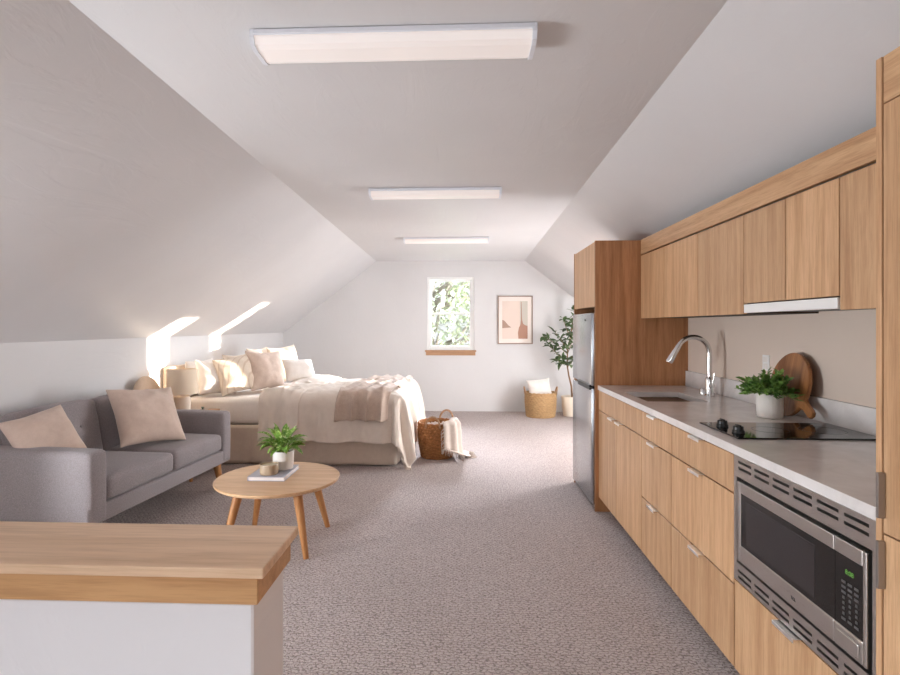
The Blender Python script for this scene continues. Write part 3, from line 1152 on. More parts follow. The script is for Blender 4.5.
# outlet, board, plant on the counter --------------------------------------
ou = root('wall_outlet', 'white wall outlet above the counter behind the leafy potted plant', 'outlet', (KX, 3.03, 1.175))
obj('plate', box(KX - 0.006, KX - 0.0005, 2.998, 3.062, 1.135, 1.222, 0.002), m_white, ou, world=True)
bm = bmesh.new()
for zc in (1.160, 1.197):
    add_box(bm, KX - 0.008, KX - 0.0055, 3.012, 3.048, zc - 0.014, zc + 0.014, 0.003)
obj('sockets', bm, m_pot, ou, world=True)

cb = root('cutting_board', 'round dark acacia cutting board with handle leaning on the upstand', 'cutting board', (1.565, 2.71, 0.9415), (0, R(11), 0))
rb = 0.156
out = []
for k in range(72):
    a = 2 * PI * k / 72
    out.append([rb * math.cos(a), rb * math.sin(a)])
ha = R(-30)
hd_ = Vector((math.cos(ha), math.sin(ha)))
hs = Vector((-hd_.y, hd_.x))
pts = []
for k in range(72):
    a = ha + R(14) + (2 * PI - R(28)) * k / 71
    pts.append((rb * math.cos(a), rb * math.sin(a)))
for u_, w_ in ((0.155, -0.026), (0.185, -0.019), (0.225, -0.021), (0.243, -0.017), (0.25, 0.0), (0.243, 0.017), (0.225, 0.021), (0.185, 0.019), (0.155, 0.026)):
    q = hd_ * u_ + hs * w_
    pts.append((q.x, q.y))
# handle towards the camera end (-Y): mirror so it lies at low right
pts = [(-p[0], p[1]) for p in pts]
zmin = min(p[1] for p in pts)
pts = [(p[0], p[1] - zmin) for p in pts]
bm = bmesh.new()
add_prism(bm, pts, 'x', -0.009, 0.009)
bmesh.ops.bevel(bm, geom=[e for e in bm.edges if abs(e.verts[0].co.x - e.verts[1].co.x) < 1e-6], offset=0.003, segments=2, affect='EDGES')
obj('board', bm, m_acacia, cb, 40)

kp = root('potted_plant', 'bushy green plant in a ribbed white pot on the kitchen counter', 'potted plant', (1.475, 2.665, 0.9405))
bm = bmesh.new()
n = 96
prof = [(0.049, 0.0), (0.0545, 0.004), (0.0565, 0.03), (0.0575, 0.112), (0.0545, 0.116), (0.0515, 0.112), (0.0505, 0.095), (0.001, 0.094)]
add_lathe(bm, prof, n)
for v in bm.verts:
    rr = math.hypot(v.co.x, v.co.y)
    if rr > 0.0542 and 0.004 < v.co.z < 0.114:
        a = math.atan2(v.co.y, v.co.x)
        s = 1 + 0.012 * math.sin(a * 32)
        v.co.x *= s
        v.co.y *= s
obj('pot', bm, m_pot2, kp, 50)
bm = bmesh.new()
add_lathe(bm, [(0.050, 0.0955), (0.04, 0.102), (0.001, 0.104)], 24)
obj('soil', bm, m_soil, kp)
bm = bmesh.new()
rnd = random.Random(11)
stems = bmesh.new()
for k in range(84):
    th = rnd.uniform(0, 2 * PI)
    ph = rnd.uniform(0.1, 1.25)
    ln = rnd.uniform(0.08, 0.138) * (1 if ph > .6 else .9)
    d = sph(th, ph)
    p0 = Vector((math.cos(th) * 0.02, math.sin(th) * 0.02, 0.10))
    p1 = p0 + d * ln * .5
    p2 = p0 + d * ln + Vector((0, 0, -0.03 * ph))
    if p2.x > 0.085:
        p2.x = 0.085
    add_tube(stems, [p0, p1, p2], [0.0016, 0.0013, 0.0008], 5)
    for j in range(9):
        f = 0.3 + 0.7 * j / 8
        q = p0.lerp(p1, f * 2) if f < .5 else p1.lerp(p2, f * 2 - 1)
        ld = (d + Vector((rnd.uniform(-1, 1), rnd.uniform(-1, 1), rnd.uniform(-.2, .7)))).normalized()
        add_leaf(bm, q, ld, rnd.uniform(0.026, 0.042), rnd.uniform(0.013, 0.020), 0.4, 3, 0.2, rnd.uniform(-.8, .8), 0.75)
obj('stems', stems, m_leafB, kp, True)
obj('foliage', bm, m_leafB, kp, True)

# ------------------------------------------------------------------ picture
pc = root('framed_picture', 'framed abstract print in muted pink and rust on the far wall', 'picture', (0.84, YB - 0.012, 1.09))
px0, px1, pz0, pz1 = 0.56, 1.12, 1.09, 1.866
bm = bmesh.new()
w = 0.016
yy0, yy1 = YB - 0.028, YB - 0.001
add_box(bm, px0, px0 + w, yy0, yy1, pz0, pz1, 0.002, 1)
add_box(bm, px1 - w, px1, yy0, yy1, pz0, pz1, 0.002, 1)
add_box(bm, px0 + w, px1 - w, yy0, yy1, pz0, pz0 + w, 0.002, 1)
add_box(bm, px0 + w, px1 - w, yy0, yy1, pz1 - w, pz1, 0.002, 1)
obj('frame', bm, mat('taupe_frame', srgb(150, 128, 114), 0.5), pc, world=True)
obj('mat_board', box(px0 + w, px1 - w, YB - 0.012, YB - 0.002, pz0 + w, pz1 - w), mat('mat_board', srgb(236, 226, 218), 0.8), pc, world=True)
ax0, ax1, az0, az1 = px0 + 0.072, px1 - 0.082, pz0 + 0.085, pz1 - 0.085
bm = bmesh.new()
ya = YB - 0.0135


def flat(pts, k, mi):
    add_prism(bm, pts, 'y', ya - 0.0004 * k, ya + 0.001, mi)


aw, ah = ax1 - ax0, az1 - az0
flat([(ax0, az0), (ax1, az0), (ax1, az1), (ax0, az1)], 1, 0)
flat([(ax0 + .70 * aw, az0 + 0.3 * ah), (ax1, az0 + .3 * ah), (ax1, az1), (ax0 + .70 * aw, az1)], 2, 1)
hill = [(ax0, az0 + .28 * ah)] + [(ax0 + aw * f, az0 + ah * (0.30 + 0.2 * math.cos(f * 4.2) ** 2 if f < .3 else .30)) for f in (0, .06, .12, .18, .24)] + [(ax0 + .36 * aw, az0 + .30 * ah)]
flat(hill, 3, 2)
vase = [(.64, 0), (1, 0), (1, .34), (.90, .36), (.82, .40), (.78, .52), (.76, .98), (.74, .98), (.74, .5), (.72, .38), (.66, .3), (.62, .16)]
flat([(ax0 + a * aw, az0 + b * ah) for a, b in vase], 4, 3)
obj('print', bm, [mat('print_blush', srgb(226, 208, 196), 0.8), mat('print_sage', srgb(200, 194, 182), 0.8), mat('print_taupe', srgb(168, 138, 122), 0.8), mat('print_rust', srgb(176, 134, 114), 0.8)], pc, world=True)

# ------------------------------------------------------------------ baskets


def basket(loc, r0, r1, h, m, label, mh, handles, nt=28, rows=12):
    b = root('woven_basket', label, 'basket', loc, group='woven baskets')
    bm = bmesh.new()
    n = nt * 6
    hr = h / rows
    rings = []
    sub = 6
    prof = []
    for i in range(rows * sub + 1):
        z = h * i / (rows * sub)
        f = z / h
        rr = r0 + (r1 - r0) * math.sin(f * PI * 0.62) / math.sin(PI * .62)
        prof.append((rr, z, 1))
    for i in range(20):
        z = h - (h - 0.02) * i / 19
        f = z / h
        rr = r0 + (r1 - r0) * math.sin(f * PI * 0.62) / math.sin(PI * .62) - 0.02
        prof.append((rr, z, 0))
    for rr, z, outer in prof:
        ring = []
        for k in range(n):
            a = 2 * PI * k / n
            q = rr
            if outer:
                row = int(min(rows - 1, z / hr))
                q += 0.0065 * math.sin(a * nt + PI * row) * abs(math.sin(PI * z / hr)) + 0.003 * abs(math.sin(PI * z / hr))
            ring.append(bm.verts.new((q * math.cos(a), q * math.sin(a), z)))
        rings.append(ring)
    for A, B in zip(rings, rings[1:]):
        for k in range(n):
            bm.faces.new((A[k], A[(k + 1) % n], B[(k + 1) % n], B[k]))
    bm.faces.new(rings[0][::-1])
    bm.faces.new(rings[-1])
    obj('body', bm, m, b, True)
    bm = bmesh.new()
    ring = [((r1 - 0.006) * math.cos(2 * PI * k / 60), (r1 - 0.006) * math.sin(2 * PI * k / 60), h + 0.004 * math.sin(k * 2.1)) for k in range(61)]
    add_tube(bm, ring, 0.013, 8)
    obj('rim', bm, m, b, True)
    for (ang, hw_, hh, tilt) in handles:
        bm = bmesh.new()
        pts = []
        tdir = Vector((-math.sin(ang), math.cos(ang), 0))
        odir = Vector((math.cos(ang), math.sin(ang), 0))
        for k in range(15):
            a = PI * k / 14
            pts.append(odir * (r1 - 0.004 + tilt * math.sin(a)) + tdir * hw_ * math.cos(a) + Vector((0, 0, h - 0.03 + (hh + .03) * math.sin(a) ** .8)))
        add_tube(bm, pts, 0.010, 8)
        obj('handle', bm, mh, b, True)
    return b


NB = (-0.275, 5.72, 0)
basket(NB, 0.165, 0.20, 0.36, m_wick1, 'brown woven basket on the carpet at the foot of the bed', m_rope,
       [(R(-100), 0.075, 0.085, 0.0), (R(62), 0.085, 0.10, 0.02)])
FB = (1.185, 8.32, 0)
basket(FB, 0.215, 0.235, 0.36, m_wick2, 'golden woven basket standing against the far wall beside the planter', m_rope,
       [(R(180), 0.06, 0.09, 0.02), (R(0), 0.06, 0.09, 0.02)])

# throw spilling from the near basket
tb = root('fringed_throw', 'light fringed throw spilling out of the brown basket onto the carpet', 'throw blanket', NB)


def throw_surface(u, v):
    """u along the path from inside the basket, over the rim, down to the carpet; v across"""
    ang = R(-72) + R(104) * v
    path = [(0.05, 0.30), (0.11, 0.345), (0.16, 0.385), (0.205, 0.398), (0.236, 0.365), (0.248, 0.27), (0.252, 0.15), (0.262, 0.055), (0.285, 0.022), (0.335, 0.016)]
    f = u * (len(path) - 1)
    i = min(int(f), len(path) - 2)
    g = f - i
    g = g * g * (3 - 2 * g)
    rr = path[i][0] * (1 - g) + path[i + 1][0] * g
    z = path[i][1] * (1 - g) + path[i + 1][1] * g
    if u < 0.35:
        ang = ang + (R(-18) - ang) * (0.35 - u) * 1.0
    fold = math.sin(v * PI * 7 + 0.8) * 0.011 * min(1, u * 2.2)
    z += 0.012 * noise.noise(Vector((u * 6, v * 8, 1))) * (1 - u)
    # near edge hangs shorter, the far edge runs out over the carpet
    short = max(0, 0.55 - v) * 0.5
    z2 = z + short * max(0, u - 0.45) * 0.9
    rr += fold + 0.10 * max(0, u - 0.8) * v
    return Vector((rr * math.cos(ang), rr * math.sin(ang), max(0.014, z2)))


bm = bmesh.new()
add_grid(bm, 44, 56, throw_surface)
o = obj('cloth', bm, m_fringe, tb, True)
solidify(o, 0.008, 0)
bm = bmesh.new()
rnd = random.Random(4)
for k in range(30):
    v = k / 29
    p = throw_surface(1.0, v)
    q = throw_surface(0.97, v)
    d = (p - q)
    d.normalize()
    hang = p.z > 0.05
    e1 = p + (Vector((0, 0, -0.03)) if hang else Vector((d.x * .03, d.y * .03, -0.003)))
    e2 = p + (Vector((rnd.uniform(-.008, .008), rnd.uniform(-.008, .008), -0.065)) if hang else Vector((d.x * .065 + rnd.uniform(-.012, .012), d.y * .065 + rnd.uniform(-.012, .012), -0.008)))
    e1.z, e2.z = max(e1.z, 0.006), max(e2.z, 0.005)
    add_tube(bm, [p, e1, e2], [0.0035, 0.0035, 0.002], 5)
for k in range(16):
    u = 0.5 + 0.5 * k / 15
    p = throw_surface(u, 0.0)
    t_ = (throw_surface(u, 0.0) - throw_surface(u, 0.03)).normalized()
    add_tube(bm, [p, p + t_ * 0.02 + Vector((0, 0, -0.02)), p + t_ * 0.025 + Vector((0, 0, -min(0.055, p.z - .006)))], [0.0035, 0.0035, 0.002], 5)
obj('fringe', bm, m_fringe, tb, True)
bm = bmesh.new()


def inner_throw(u, v):
    x, y = (u - .5) * 0.30, (v - .5) * 0.30
    k = max(abs(u - .5), abs(v - .5)) * 2
    rr = math.hypot(x, y)
    s = min(1, 0.165 * k / rr) if rr > 1e-5 else 1
    return Vector((x * s, y * s, 0.325 + 0.035 * noise.noise(Vector((x * 16, y * 16, 2))) + 0.02 * noise.noise(Vector((x * 40, y * 40, 5)))))


add_grid(bm, 30, 30, inner_throw)
solidify(obj('bundle', bm, m_fringe, tb, True), 0.02, -1)

# ------------------------------------------------------------------ cushions and pillows


def add_pillow(bm, w, h, t, seed=0, wr=0.012, pinch=0.10, n=26, sag=0.0):
    """standing pillow: width w on x, height h on z, thickness t on y, bottom at z = 0"""
    S = Vector((seed * 5.3, seed * 1.7, 0))
    sheets = []
    for s in (-1, 1):
        def fn(a, b, s=s):
            u, v = a * 2 - 1, b * 2 - 1
            u = math.copysign(1 - (1 - abs(u)) ** 1.25, u)
            v = math.copysign(1 - (1 - abs(v)) ** 1.25, v)
            x = w / 2 * u * (1 - pinch * (1 - v * v))
            z = h / 2 * v * (1 - pinch * (1 - u * u))
            th = t / 2 * (max(0, (1 - abs(u) ** 2.6)) * max(0, (1 - abs(v) ** 2.6))) ** 0.55
            th *= 1 + sag * -v
            edge = min(1, (1 - max(abs(u), abs(v))) * 6)
            p = Vector((x * 9, z * 9, s * 2)) + S
            th += wr * edge * (noise.noise(p) + 0.5 * noise.noise(p * 2.3))
            r_ = math.hypot(u, v)
            th += wr * 0.5 * edge * math.sin(math.atan2(v, u) * 9 + seed) * max(0, r_ - 0.55)
            wob = 0.006 * noise.noise(Vector((x * 6, z * 6, 7)) + S)
            return Vector((x + wob, s * max(th, 0.0) + 0.012 * noise.noise(Vector((x * 3, z * 3, 3)) + S), z + h / 2 + wob))
        sheets.append(add_grid(bm, n, n, fn))
    bmesh.ops.remove_doubles(bm, verts=bm.verts[:], dist=0.0004)
    bmesh.ops.recalc_face_normals(bm, faces=bm.faces[:])


def pillow(name, label, cat, loc, w, h, t, lean, yaw, m, seed, group=None, roll=0.0, wr=0.012, piping=None):
    """yaw: direction the face looks to, in degrees from -Y turning to +X; lean backwards in degrees"""
    bm = bmesh.new()
    add_pillow(bm, w, h, t, seed, wr)
    Rm = Matrix.Rotation(R(yaw), 4, 'Z') @ Matrix.Rotation(R(-lean), 4, 'X') @ Matrix.Rotation(R(roll), 4, 'Y')
    bmesh.ops.transform(bm, matrix=Rm, verts=bm.verts[:])
    zm = min(v.co.z for v in bm.verts)
    bmesh.ops.translate(bm, verts=bm.verts[:], vec=(0, 0, -zm))
    o = obj(name, bm, m, None, True)
    o.location = loc
    tag(o, label, cat, group)
    subsurf(o, 1)
    return o


# ------------------------------------------------------------------ sofa
SA = R(-4.5)
so = root('sofa', 'grey fabric two seat sofa on tapered wooden legs along the white wall', 'sofa', (-2.105, 2.96, 0), (0, 0, SA))
# local: +x to the front, y along the length
LN, AT, DP = 1.58, 0.14, 0.825
bm = bmesh.new()
add_cushion(bm, DP / 2, LN / 2, 0.055, 0.015, cuts=8, loc=(-DP / 2, LN / 2, 0.290))
obj('base_rail', bm, m_sofa, so, True)


def sofa_arm(y):
    bm = bmesh.new()
    add_cushion(bm, DP / 2, AT / 2, 0.213, 0.030, (0.006, 0.006, 0.006), 12, loc=(-DP / 2 + 0.004, y + AT / 2, 0.447))
    return bm


obj('arm', sofa_arm(0), m_sofa, so, True)
obj('arm', sofa_arm(LN - AT), m_sofa, so, True)
bm = bmesh.new()
add_cushion(bm, 0.06, LN / 2 - AT, 0.22, 0.04, cuts=10, loc=(-DP + 0.065, LN / 2, 0.54))
obj('back_frame', bm, m_sofa, so, True)
cw = (LN - 2 * AT) / 2
for k in range(2):
    yc = AT + cw * (k + .5)
    bm = bmesh.new()
    add_cushion(bm, 0.335, cw / 2 - 0.004, 0.070, 0.035, (0.012, 0.006, 0.018), 16, 0.004, k, (-0.330, yc, 0.418))
    obj('seat_cushion', bm, m_sofa, so, True)
    bm = bmesh.new()
    add_cushion(bm, 0.075, cw / 2 - 0.003, 0.205, 0.036, (0.030, 0.004, 0.012), 18, 0.006, k + 4)
    # two tufting buttons on the front
    for v in bm.verts:
        if v.co.x > 0:
            for by in (-0.13, 0.13):
                d2 = (v.co.y - by) ** 2 + (v.co.z - 0.03) ** 2
                v.co.x -= 0.024 * math.exp(-d2 / 0.0012)
    bmesh.ops.transform(bm, matrix=M4((-0.640, yc, 0.645), (0, R(-11), 0)), verts=bm.verts[:])
    bc = obj('back_cushion', bm, m_sofa, so, True)
    for by in (-0.13, 0.13):
        bm = bmesh.new()
        p = Matrix(M4((-0.640, yc, 0.645), (0, R(-11), 0))) @ Vector((0.080, by, 0.03))
        bmesh.ops.create_uvsphere(bm, u_segments=10, v_segments=6, radius=0.010, matrix=Matrix.Translation(p))
        obj('button', bm, m_sofa, bc, True)
for (lx, ly, sx, sy) in ((-0.07, 0.11, 1, -1), (-0.07, LN - 0.11, 1, 1), (-DP + 0.07, 0.11, -1, -1), (-DP + 0.07, LN - 0.11, -1, 1)):
    bm = bmesh.new()
    add_tube(bm, [(lx, ly, 0.24), (lx + sx * 0.025, ly + sy * 0.03, 0.0)], [0.032, 0.018], 14)
    obj('leg', bm, m_leg, so, 40)

pillow('throw_pillow', 'beige throw pillow slumped at the camera end of the grey sofa', 'pillow', (-2.45, 3.19, 0.500), 0.37, 0.38, 0.21, 34, 60, m_blush, 1, 'sofa pillows', roll=-13, wr=0.016)
pillow('throw_pillow', 'beige throw pillow upright in the sofa seat nearest the bed', 'pillow', (-2.25, 3.86, 0.500), 0.50, 0.47, 0.21, 33, 62, m_blush, 2, 'sofa pillows', roll=4, wr=0.013)

# ------------------------------------------------------------------ coffee table
tx, ty = -1.185, 3.42
tb_ = root('coffee_table', 'round oak coffee table with four splayed legs in front of the sofa', 'table', (tx, ty, 0))
bm = bmesh.new()
add_lathe(bm, [(0.371, 0.386), (0.385, 0.394), (0.388, 0.402), (0.388, 0.408), (0.385, 0.411), (0.001, 0.411)], 96)
obj('tabletop', bm, m_table, tb_, 30)
bm = bmesh.new()
for a in (R(45), R(135)):
    c, s = math.cos(a), math.sin(a)
    b2 = bmesh.new()
    add_box(b2, -0.26, 0.26, -0.02, 0.02, 0.355, 0.386, 0.003, 1)
    bmesh.ops.rotate(b2, verts=b2.verts[:], cent=(0, 0, 0), matrix=Matrix.Rotation(a, 3, 'Z'))
    me = bpy.data.meshes.new('tmp')
    b2.to_mesh(me); b2.free()
    bm.from_mesh(me)
    bpy.data.meshes.remove(me)
obj('cross_rail', bm, m_leg, tb_)
for k in range(4):
    a = R(-45) + PI / 2 * k
    c, s = math.cos(a), math.sin(a)
    bm = bmesh.new()
    add_tube(bm, [(0.25 * c, 0.25 * s, 0.386), (0.362 * c, 0.362 * s, 0.0)], [0.030, 0.0165], 16)
    obj('leg', bm, m_leg, tb_, 40)

bk = root('book', 'pale lilac hardback book lying on the round coffee table', 'book', (-1.228, 3.47, 0.412))
bm = bmesh.new()
add_box(bm, -0.117, 0.117, -0.155, 0.155, 0.0, 0.003, 0.001, 1)
add_box(bm, -0.117, 0.117, -0.155, 0.155, 0.024, 0.027, 0.001, 1)
add_box(bm, -0.117, -0.113, -0.155, 0.155, 0.0, 0.027, 0.001, 1)
obj('cover', bm, m_book, bk)
obj('pages', box(-0.112, 0.113, -0.151, 0.151, 0.0035, 0.0235), m_page, bk)

cd = root('candle', 'amber beige glass candle on the front of the lilac book', 'candle', (-1.232, 3.385, 0.4395))
bm = bmesh.new()
add_lathe(bm, [(0.050, 0.0), (0.056, 0.004), (0.058, 0.02), (0.058, 0.058), (0.056, 0.064), (0.053, 0.064), (0.051, 0.052), (0.001, 0.051)], 40)
obj('jar', bm, m_candle, cd, 40)
bm = bmesh.new()
add_lathe(bm, [(0.050, 0.0515), (0.050, 0.056), (0.001, 0.0565)], 32)
add_tube(bm, [(0, 0, 0.055), (0.001, 0, 0.062)], 0.001, 6)
obj('wax', bm, m_wax, cd, 40)

pp = root('potted_plant', 'leafy variegated plant in a smooth white pot on the coffee table book', 'potted plant', (-1.185, 3.52, 0.4395))
bm = bmesh.new()
add_lathe(bm, [(0.058, 0.0), (0.063, 0.004), (0.067, 0.06), (0.069, 0.118), (0.067, 0.121), (0.063, 0.118), (0.061, 0.104), (0.001, 0.103)], 48)
obj('pot', bm, m_pot, pp, 40)
bm = bmesh.new()
add_lathe(bm, [(0.060, 0.105), (0.03, 0.109), (0.001, 0.109)], 24)
obj('soil', bm, m_soil, pp)
bm = bmesh.new()
rnd = random.Random(21)
for k in range(62):
    th = rnd.uniform(0, 2 * PI)
    ph = rnd.uniform(0.35, 1.35)
    d = sph(th, ph)
    b0 = Vector((math.cos(th) * rnd.uniform(0, .03), math.sin(th) * rnd.uniform(0, .03), 0.108))
    b1 = b0 + d * rnd.uniform(0.03, 0.075) + Vector((0, 0, 0.02))
    add_leaf(bm, b1, d + Vector((0, 0, .2)), rnd.uniform(0.085, 0.135), rnd.uniform(0.032, 0.046), rnd.uniform(.9, 1.7), 6, 0.15, rnd.uniform(-.4, .4), 0.8)
    add_tube(bm, [b0, b0.lerp(b1, .5) + Vector((0, 0, .004)), b1 + d * .01], 0.0015, 4)
obj('foliage', bm, m_leafA, pp, True)

# ------------------------------------------------------------------ bed
BX0, BX1, BY0, BY1 = -2.84, -0.67, 5.31, 6.85
TOPM = 0.675
bd = root('bed', 'double bed base with linen headboard and pleated skirt against the left wall', 'bed', (-1.78, 6.08, 0))
bm = bmesh.new()
add_cushion(bm, 0.045, 0.92, 0.36, 0.03, (0.004, 0, 0), 10, loc=(-2.90, 6.08, 0.62))
obj('headboard', bm, m_headb, bd, True, world=True)
obj('base_frame', box(BX0 + 0.03, BX1 - 0.03, BY0 + 0.03, BY1 - 0.03, 0.06, 0.385, 0.01), m_carcass, bd, world=True)
for lx in (BX0 + .12, BX1 - .12):
    for ly in (BY0 + .12, BY1 - .12):
        bm = bmesh.new()
        add_lathe(bm, [(0.03, 0), (0.03, 0.06)], 12, lx, ly)
        obj('foot', bm, m_leg, bd, world=True)
# skirt: a strip round near side, foot and far side
bm = bmesh.new()
per = []
for k in range(110):
    per.append((BX0 + (BX1 - BX0) * k / 110, BY0, 0, -1))
for k in range(80):
    per.append((BX1, BY0 + (BY1 - BY0) * k / 80, 1, 0))
for k in range(111):
    per.append((BX1 - (BX1 - BX0) * k / 110, BY1, 0, 1))


def skirt(u, v):
    i = min(int(round(u * (len(per) - 1))), len(per) - 1)
    x, y, nx, ny = per[i]
    dn = 1 - v
    amp = 0.010 * dn
    o_ = amp * (math.sin(i * 0.33) + 0.6 * noise.noise(Vector((i * 0.11, v * 2, 0)))) + 0.018 * dn + 0.004
    for c in (36, 190 + 40):
        o_ -= 0.02 * dn * math.exp(-((i - c) / 1.2) ** 2)
    return Vector((x + nx * o_, y + ny * o_, 0.012 + 0.382 * v))


add_grid(bm, len(per) - 1, 10, skirt)
o = obj('skirt', bm, m_skirt, bd, True, world=True)
solidify(o, 0.004, 0)

mt = root('mattress', 'cream covered mattress lying on the linen bed base', 'mattress', (-1.78, 6.08, 0.39))
bm = bmesh.new()
add_cushion(bm, (BX1 - BX0) / 2 - 0.005, (BY1 - BY0) / 2, 0.133, 0.05, (0, 0.008, 0.004), 24, 0.003, 2, ((BX0 + BX1) / 2, (BY0 + BY1) / 2, 0.522))
obj('cover', bm, m_whitec, mt, True, world=True)

# cloth that lies over the bed and hangs over its edges
RC = 0.085


def drape(a, b, top, off, amp=1.0, seed=0, zmin=0.02, freq=1.0, flare=0.10):
    """flat cloth point (a along the bed, b across) -> world point"""
    ox = max(0, a - (BX1 - 0.02))
    on = max(0, (BY0 + 0.02) - b)
    of = max(0, b - (BY1 - 0.02))
    oy = max(on, of)
    sgn = -1 if on > 0 else 1
    ex, ey = min(a, BX1 - 0.02), min(max(b, BY0 + 0.02), BY1 - 0.02)
    s = math.hypot(ox, oy)
    S = Vector((seed * 4.7, 0, seed))
    rr = RC + off
    # soft unevenness on the top
    soft = 0.016 * noise.noise(Vector((a * 2.2, b * 2.2, 0.3)) + S) + 0.010 * noise.noise(Vector((a * 5, b * 7, 1.7)) + S) \
        + 0.006 * noise.noise(Vector((a * 16 + b * 4, b * 10 - a * 3, 3.1)) + S)
    w_ = noise.noise(Vector((a * 6 + 0.8 * b, b * 3.2 - a, 9.0)) + S)
    soft += 0.016 * max(0, 0.22 - abs(w_)) / 0.22 * (0.5 + noise.noise(Vector((a * 2, b * 2, 11)) + S))
    soft *= amp
    if s < 1e-6:
        return Vector((ex, ey, top + off + soft))
    nx, ny = ox / s, sgn * oy / s
    if s < rr * PI / 2:
        q = s / rr
        o_, dz = rr * math.sin(q) - 0, rr * (1 - math.cos(q))
    else:
        l = s - rr * PI / 2
        cn = min(ox, oy) / max(ox, oy, 1e-6)
        o_, dz = rr + (flare + 0.16 * cn) * l, rr + l * 0.985
    tcoord = ex + sgn * ey + (math.atan2(oy, ox) * 0.5 if ox > 0 and oy > 0 else 0) + (0.5 * ox if False else 0)
    hang = min(1, max(0, (s - 0.06) / 0.35))
    fold = 0.028 * math.sin(tcoord * 15 * freq + 2.0 * noise.noise(Vector((tcoord * 3, 0, 4)) + S)) \
        + 0.024 * noise.noise(Vector((tcoord * 11 * freq, s * 2.0, 2)) + S) + 0.007 * noise.noise(Vector((tcoord * 26, s * 9, 6)) + S)
    if ox > 0 and oy > 0:
        fold += 0.045 * math.sin(math.atan2(oy, ox) * 6.0 + 0.7)
    o_ += fold * hang * amp
    z = top + off - dz + soft * (1 - hang)
    if z < zmin:
        o_ += (zmin - z) * 0.6
        z = zmin + 0.006 * math.sin(tcoord * 30)
    c = 0.0
    return Vector((ex + nx * (o_ - c), ey + ny * (o_ - c), z))


TOPD = 0.668
dv = root('duvet', 'crumpled beige linen duvet spread over the bed with its edge folded back', 'duvet', (-1.4, 6.08, 0.70))
bm = bmesh.new()
A0, A1, B0, B1 = -1.95, BX1 - 0.02 + 0.66, BY0 + 0.02 - 0.54, BY1 - 0.02 + 0.5


def fduvet(u, v):
    a, b = A0 + (A1 - A0) * u, B0 + (B1 - B0) * v
    return drape(a, b, TOPD, 0.045, 1.3, 1)


add_grid(bm, 120, 150, fduvet)
o = obj('cover', bm, m_duvet, dv, True, world=True)
solidify(o, 0.035, -1)
subsurf(o, 1)
bm = bmesh.new()


def fcuff(u, v):
    a, b = -2.0 + 0.42 * u, B0 - 0.03 + (B1 - B0) * v
    a += 0.05 * (v - .3)
    edge = min(u, 1 - u) * 2
    return drape(a, b, TOPD, 0.055 + 0.035 * math.sin(PI * min(1, max(0, u))) ** .6, 1.35, 5)


add_grid(bm, 30, 150, fcuff)
o = obj('folded_edge', bm, m_duvet, dv, True, world=True)
solidify(o, 0.03, -1)
subsurf(o, 1)

th_ = root('knit_throw', 'taupe knitted throw laid across the duvet and hanging over its front side', 'throw blanket', (-0.97, 5.8, 0.76), group=None)
bm = bmesh.new()


def fthrow(u, v):
    wid = 0.52
    b = BY0 + 0.02 - 0.36 + 1.75 * v
    hang = max(0, min(1, (BY0 + 0.12 - b) / 0.25))
    a = -1.24 + wid * u + 0.10 * v
    p = drape(a, b, TOPD, 0.070, 1.2, 1)
    pl = math.sin(u * PI * 7.2 + 0.6 + 1.1 * math.sin(v * 5))
    lift = 0.018 * (pl + 1) * (0.55 + 0.45 * hang)
    w = 1 - math.exp(-((u - .12) ** 2) / .002) if False else 1
    if b < BY0 + 0.02:
        p.y -= lift * 1.7 * w
        p.x += 0.016 * math.sin(u * PI * 7.2 * 1.0 + 2.0) * hang
    else:
        p.z += lift
    return p


add_grid(bm, 90, 90, fthrow)
o = obj('cloth', bm, m_knit, th_, True, world=True)
solidify(o, 0.010, 0)

gp = 'pillows on the bed'
pz = 0.658
pillow('bed_pillow', 'plain cream pillow beside the lamp, first in the row on the bed', 'pillow', (-2.53, 5.47, pz), 0.44, 0.37, 0.20, 16, 60, m_whitec, 3, gp, 4)
pillow('bed_pillow', 'white pillow standing behind the cream pillow nearest the lamp', 'pillow', (-2.76, 5.60, pz), 0.52, 0.37, 0.14, 4, 86, m_whitec, 4, gp)
pillow('bed_pillow', 'cream pillow with thin tan stripes, third in the row on the bed', 'pillow', (-2.33, 5.57, pz), 0.44, 0.40, 0.20, 18, 56, m_stripe, 5, gp, -6, 0.014)
pillow('bed_pillow', 'tan beige pillow standing between the striped and the blush pillow', 'pillow', (-2.48, 5.95, pz), 0.46, 0.42, 0.18, 10, 74, m_cream, 6, gp)
pillow('bed_pillow', 'large blush pillow with a pointed corner in the middle of the row', 'pillow', (-2.13, 5.84, pz), 0.46, 0.46, 0.23, 18, 58, m_blush, 7, gp, 3, 0.013)
pillow('bed_pillow', 'cream pillow standing behind the large blush pillow', 'pillow', (-2.42, 6.40, pz), 0.46, 0.47, 0.18, 8, 80, m_cream, 8, gp)
pillow('bed_pillow', 'tall cream pillow with peaked corners at the far end of the row', 'pillow', (-2.15, 6.62, pz), 0.46, 0.48, 0.20, 16, 60, m_cream, 9, gp, -4)
pillow('bed_pillow', 'small white pillow lying in front at the far end of the row', 'pillow', (-1.90, 6.30, 0.728), 0.42, 0.28, 0.17, 26, 52, m_whitec, 10, gp, 3)

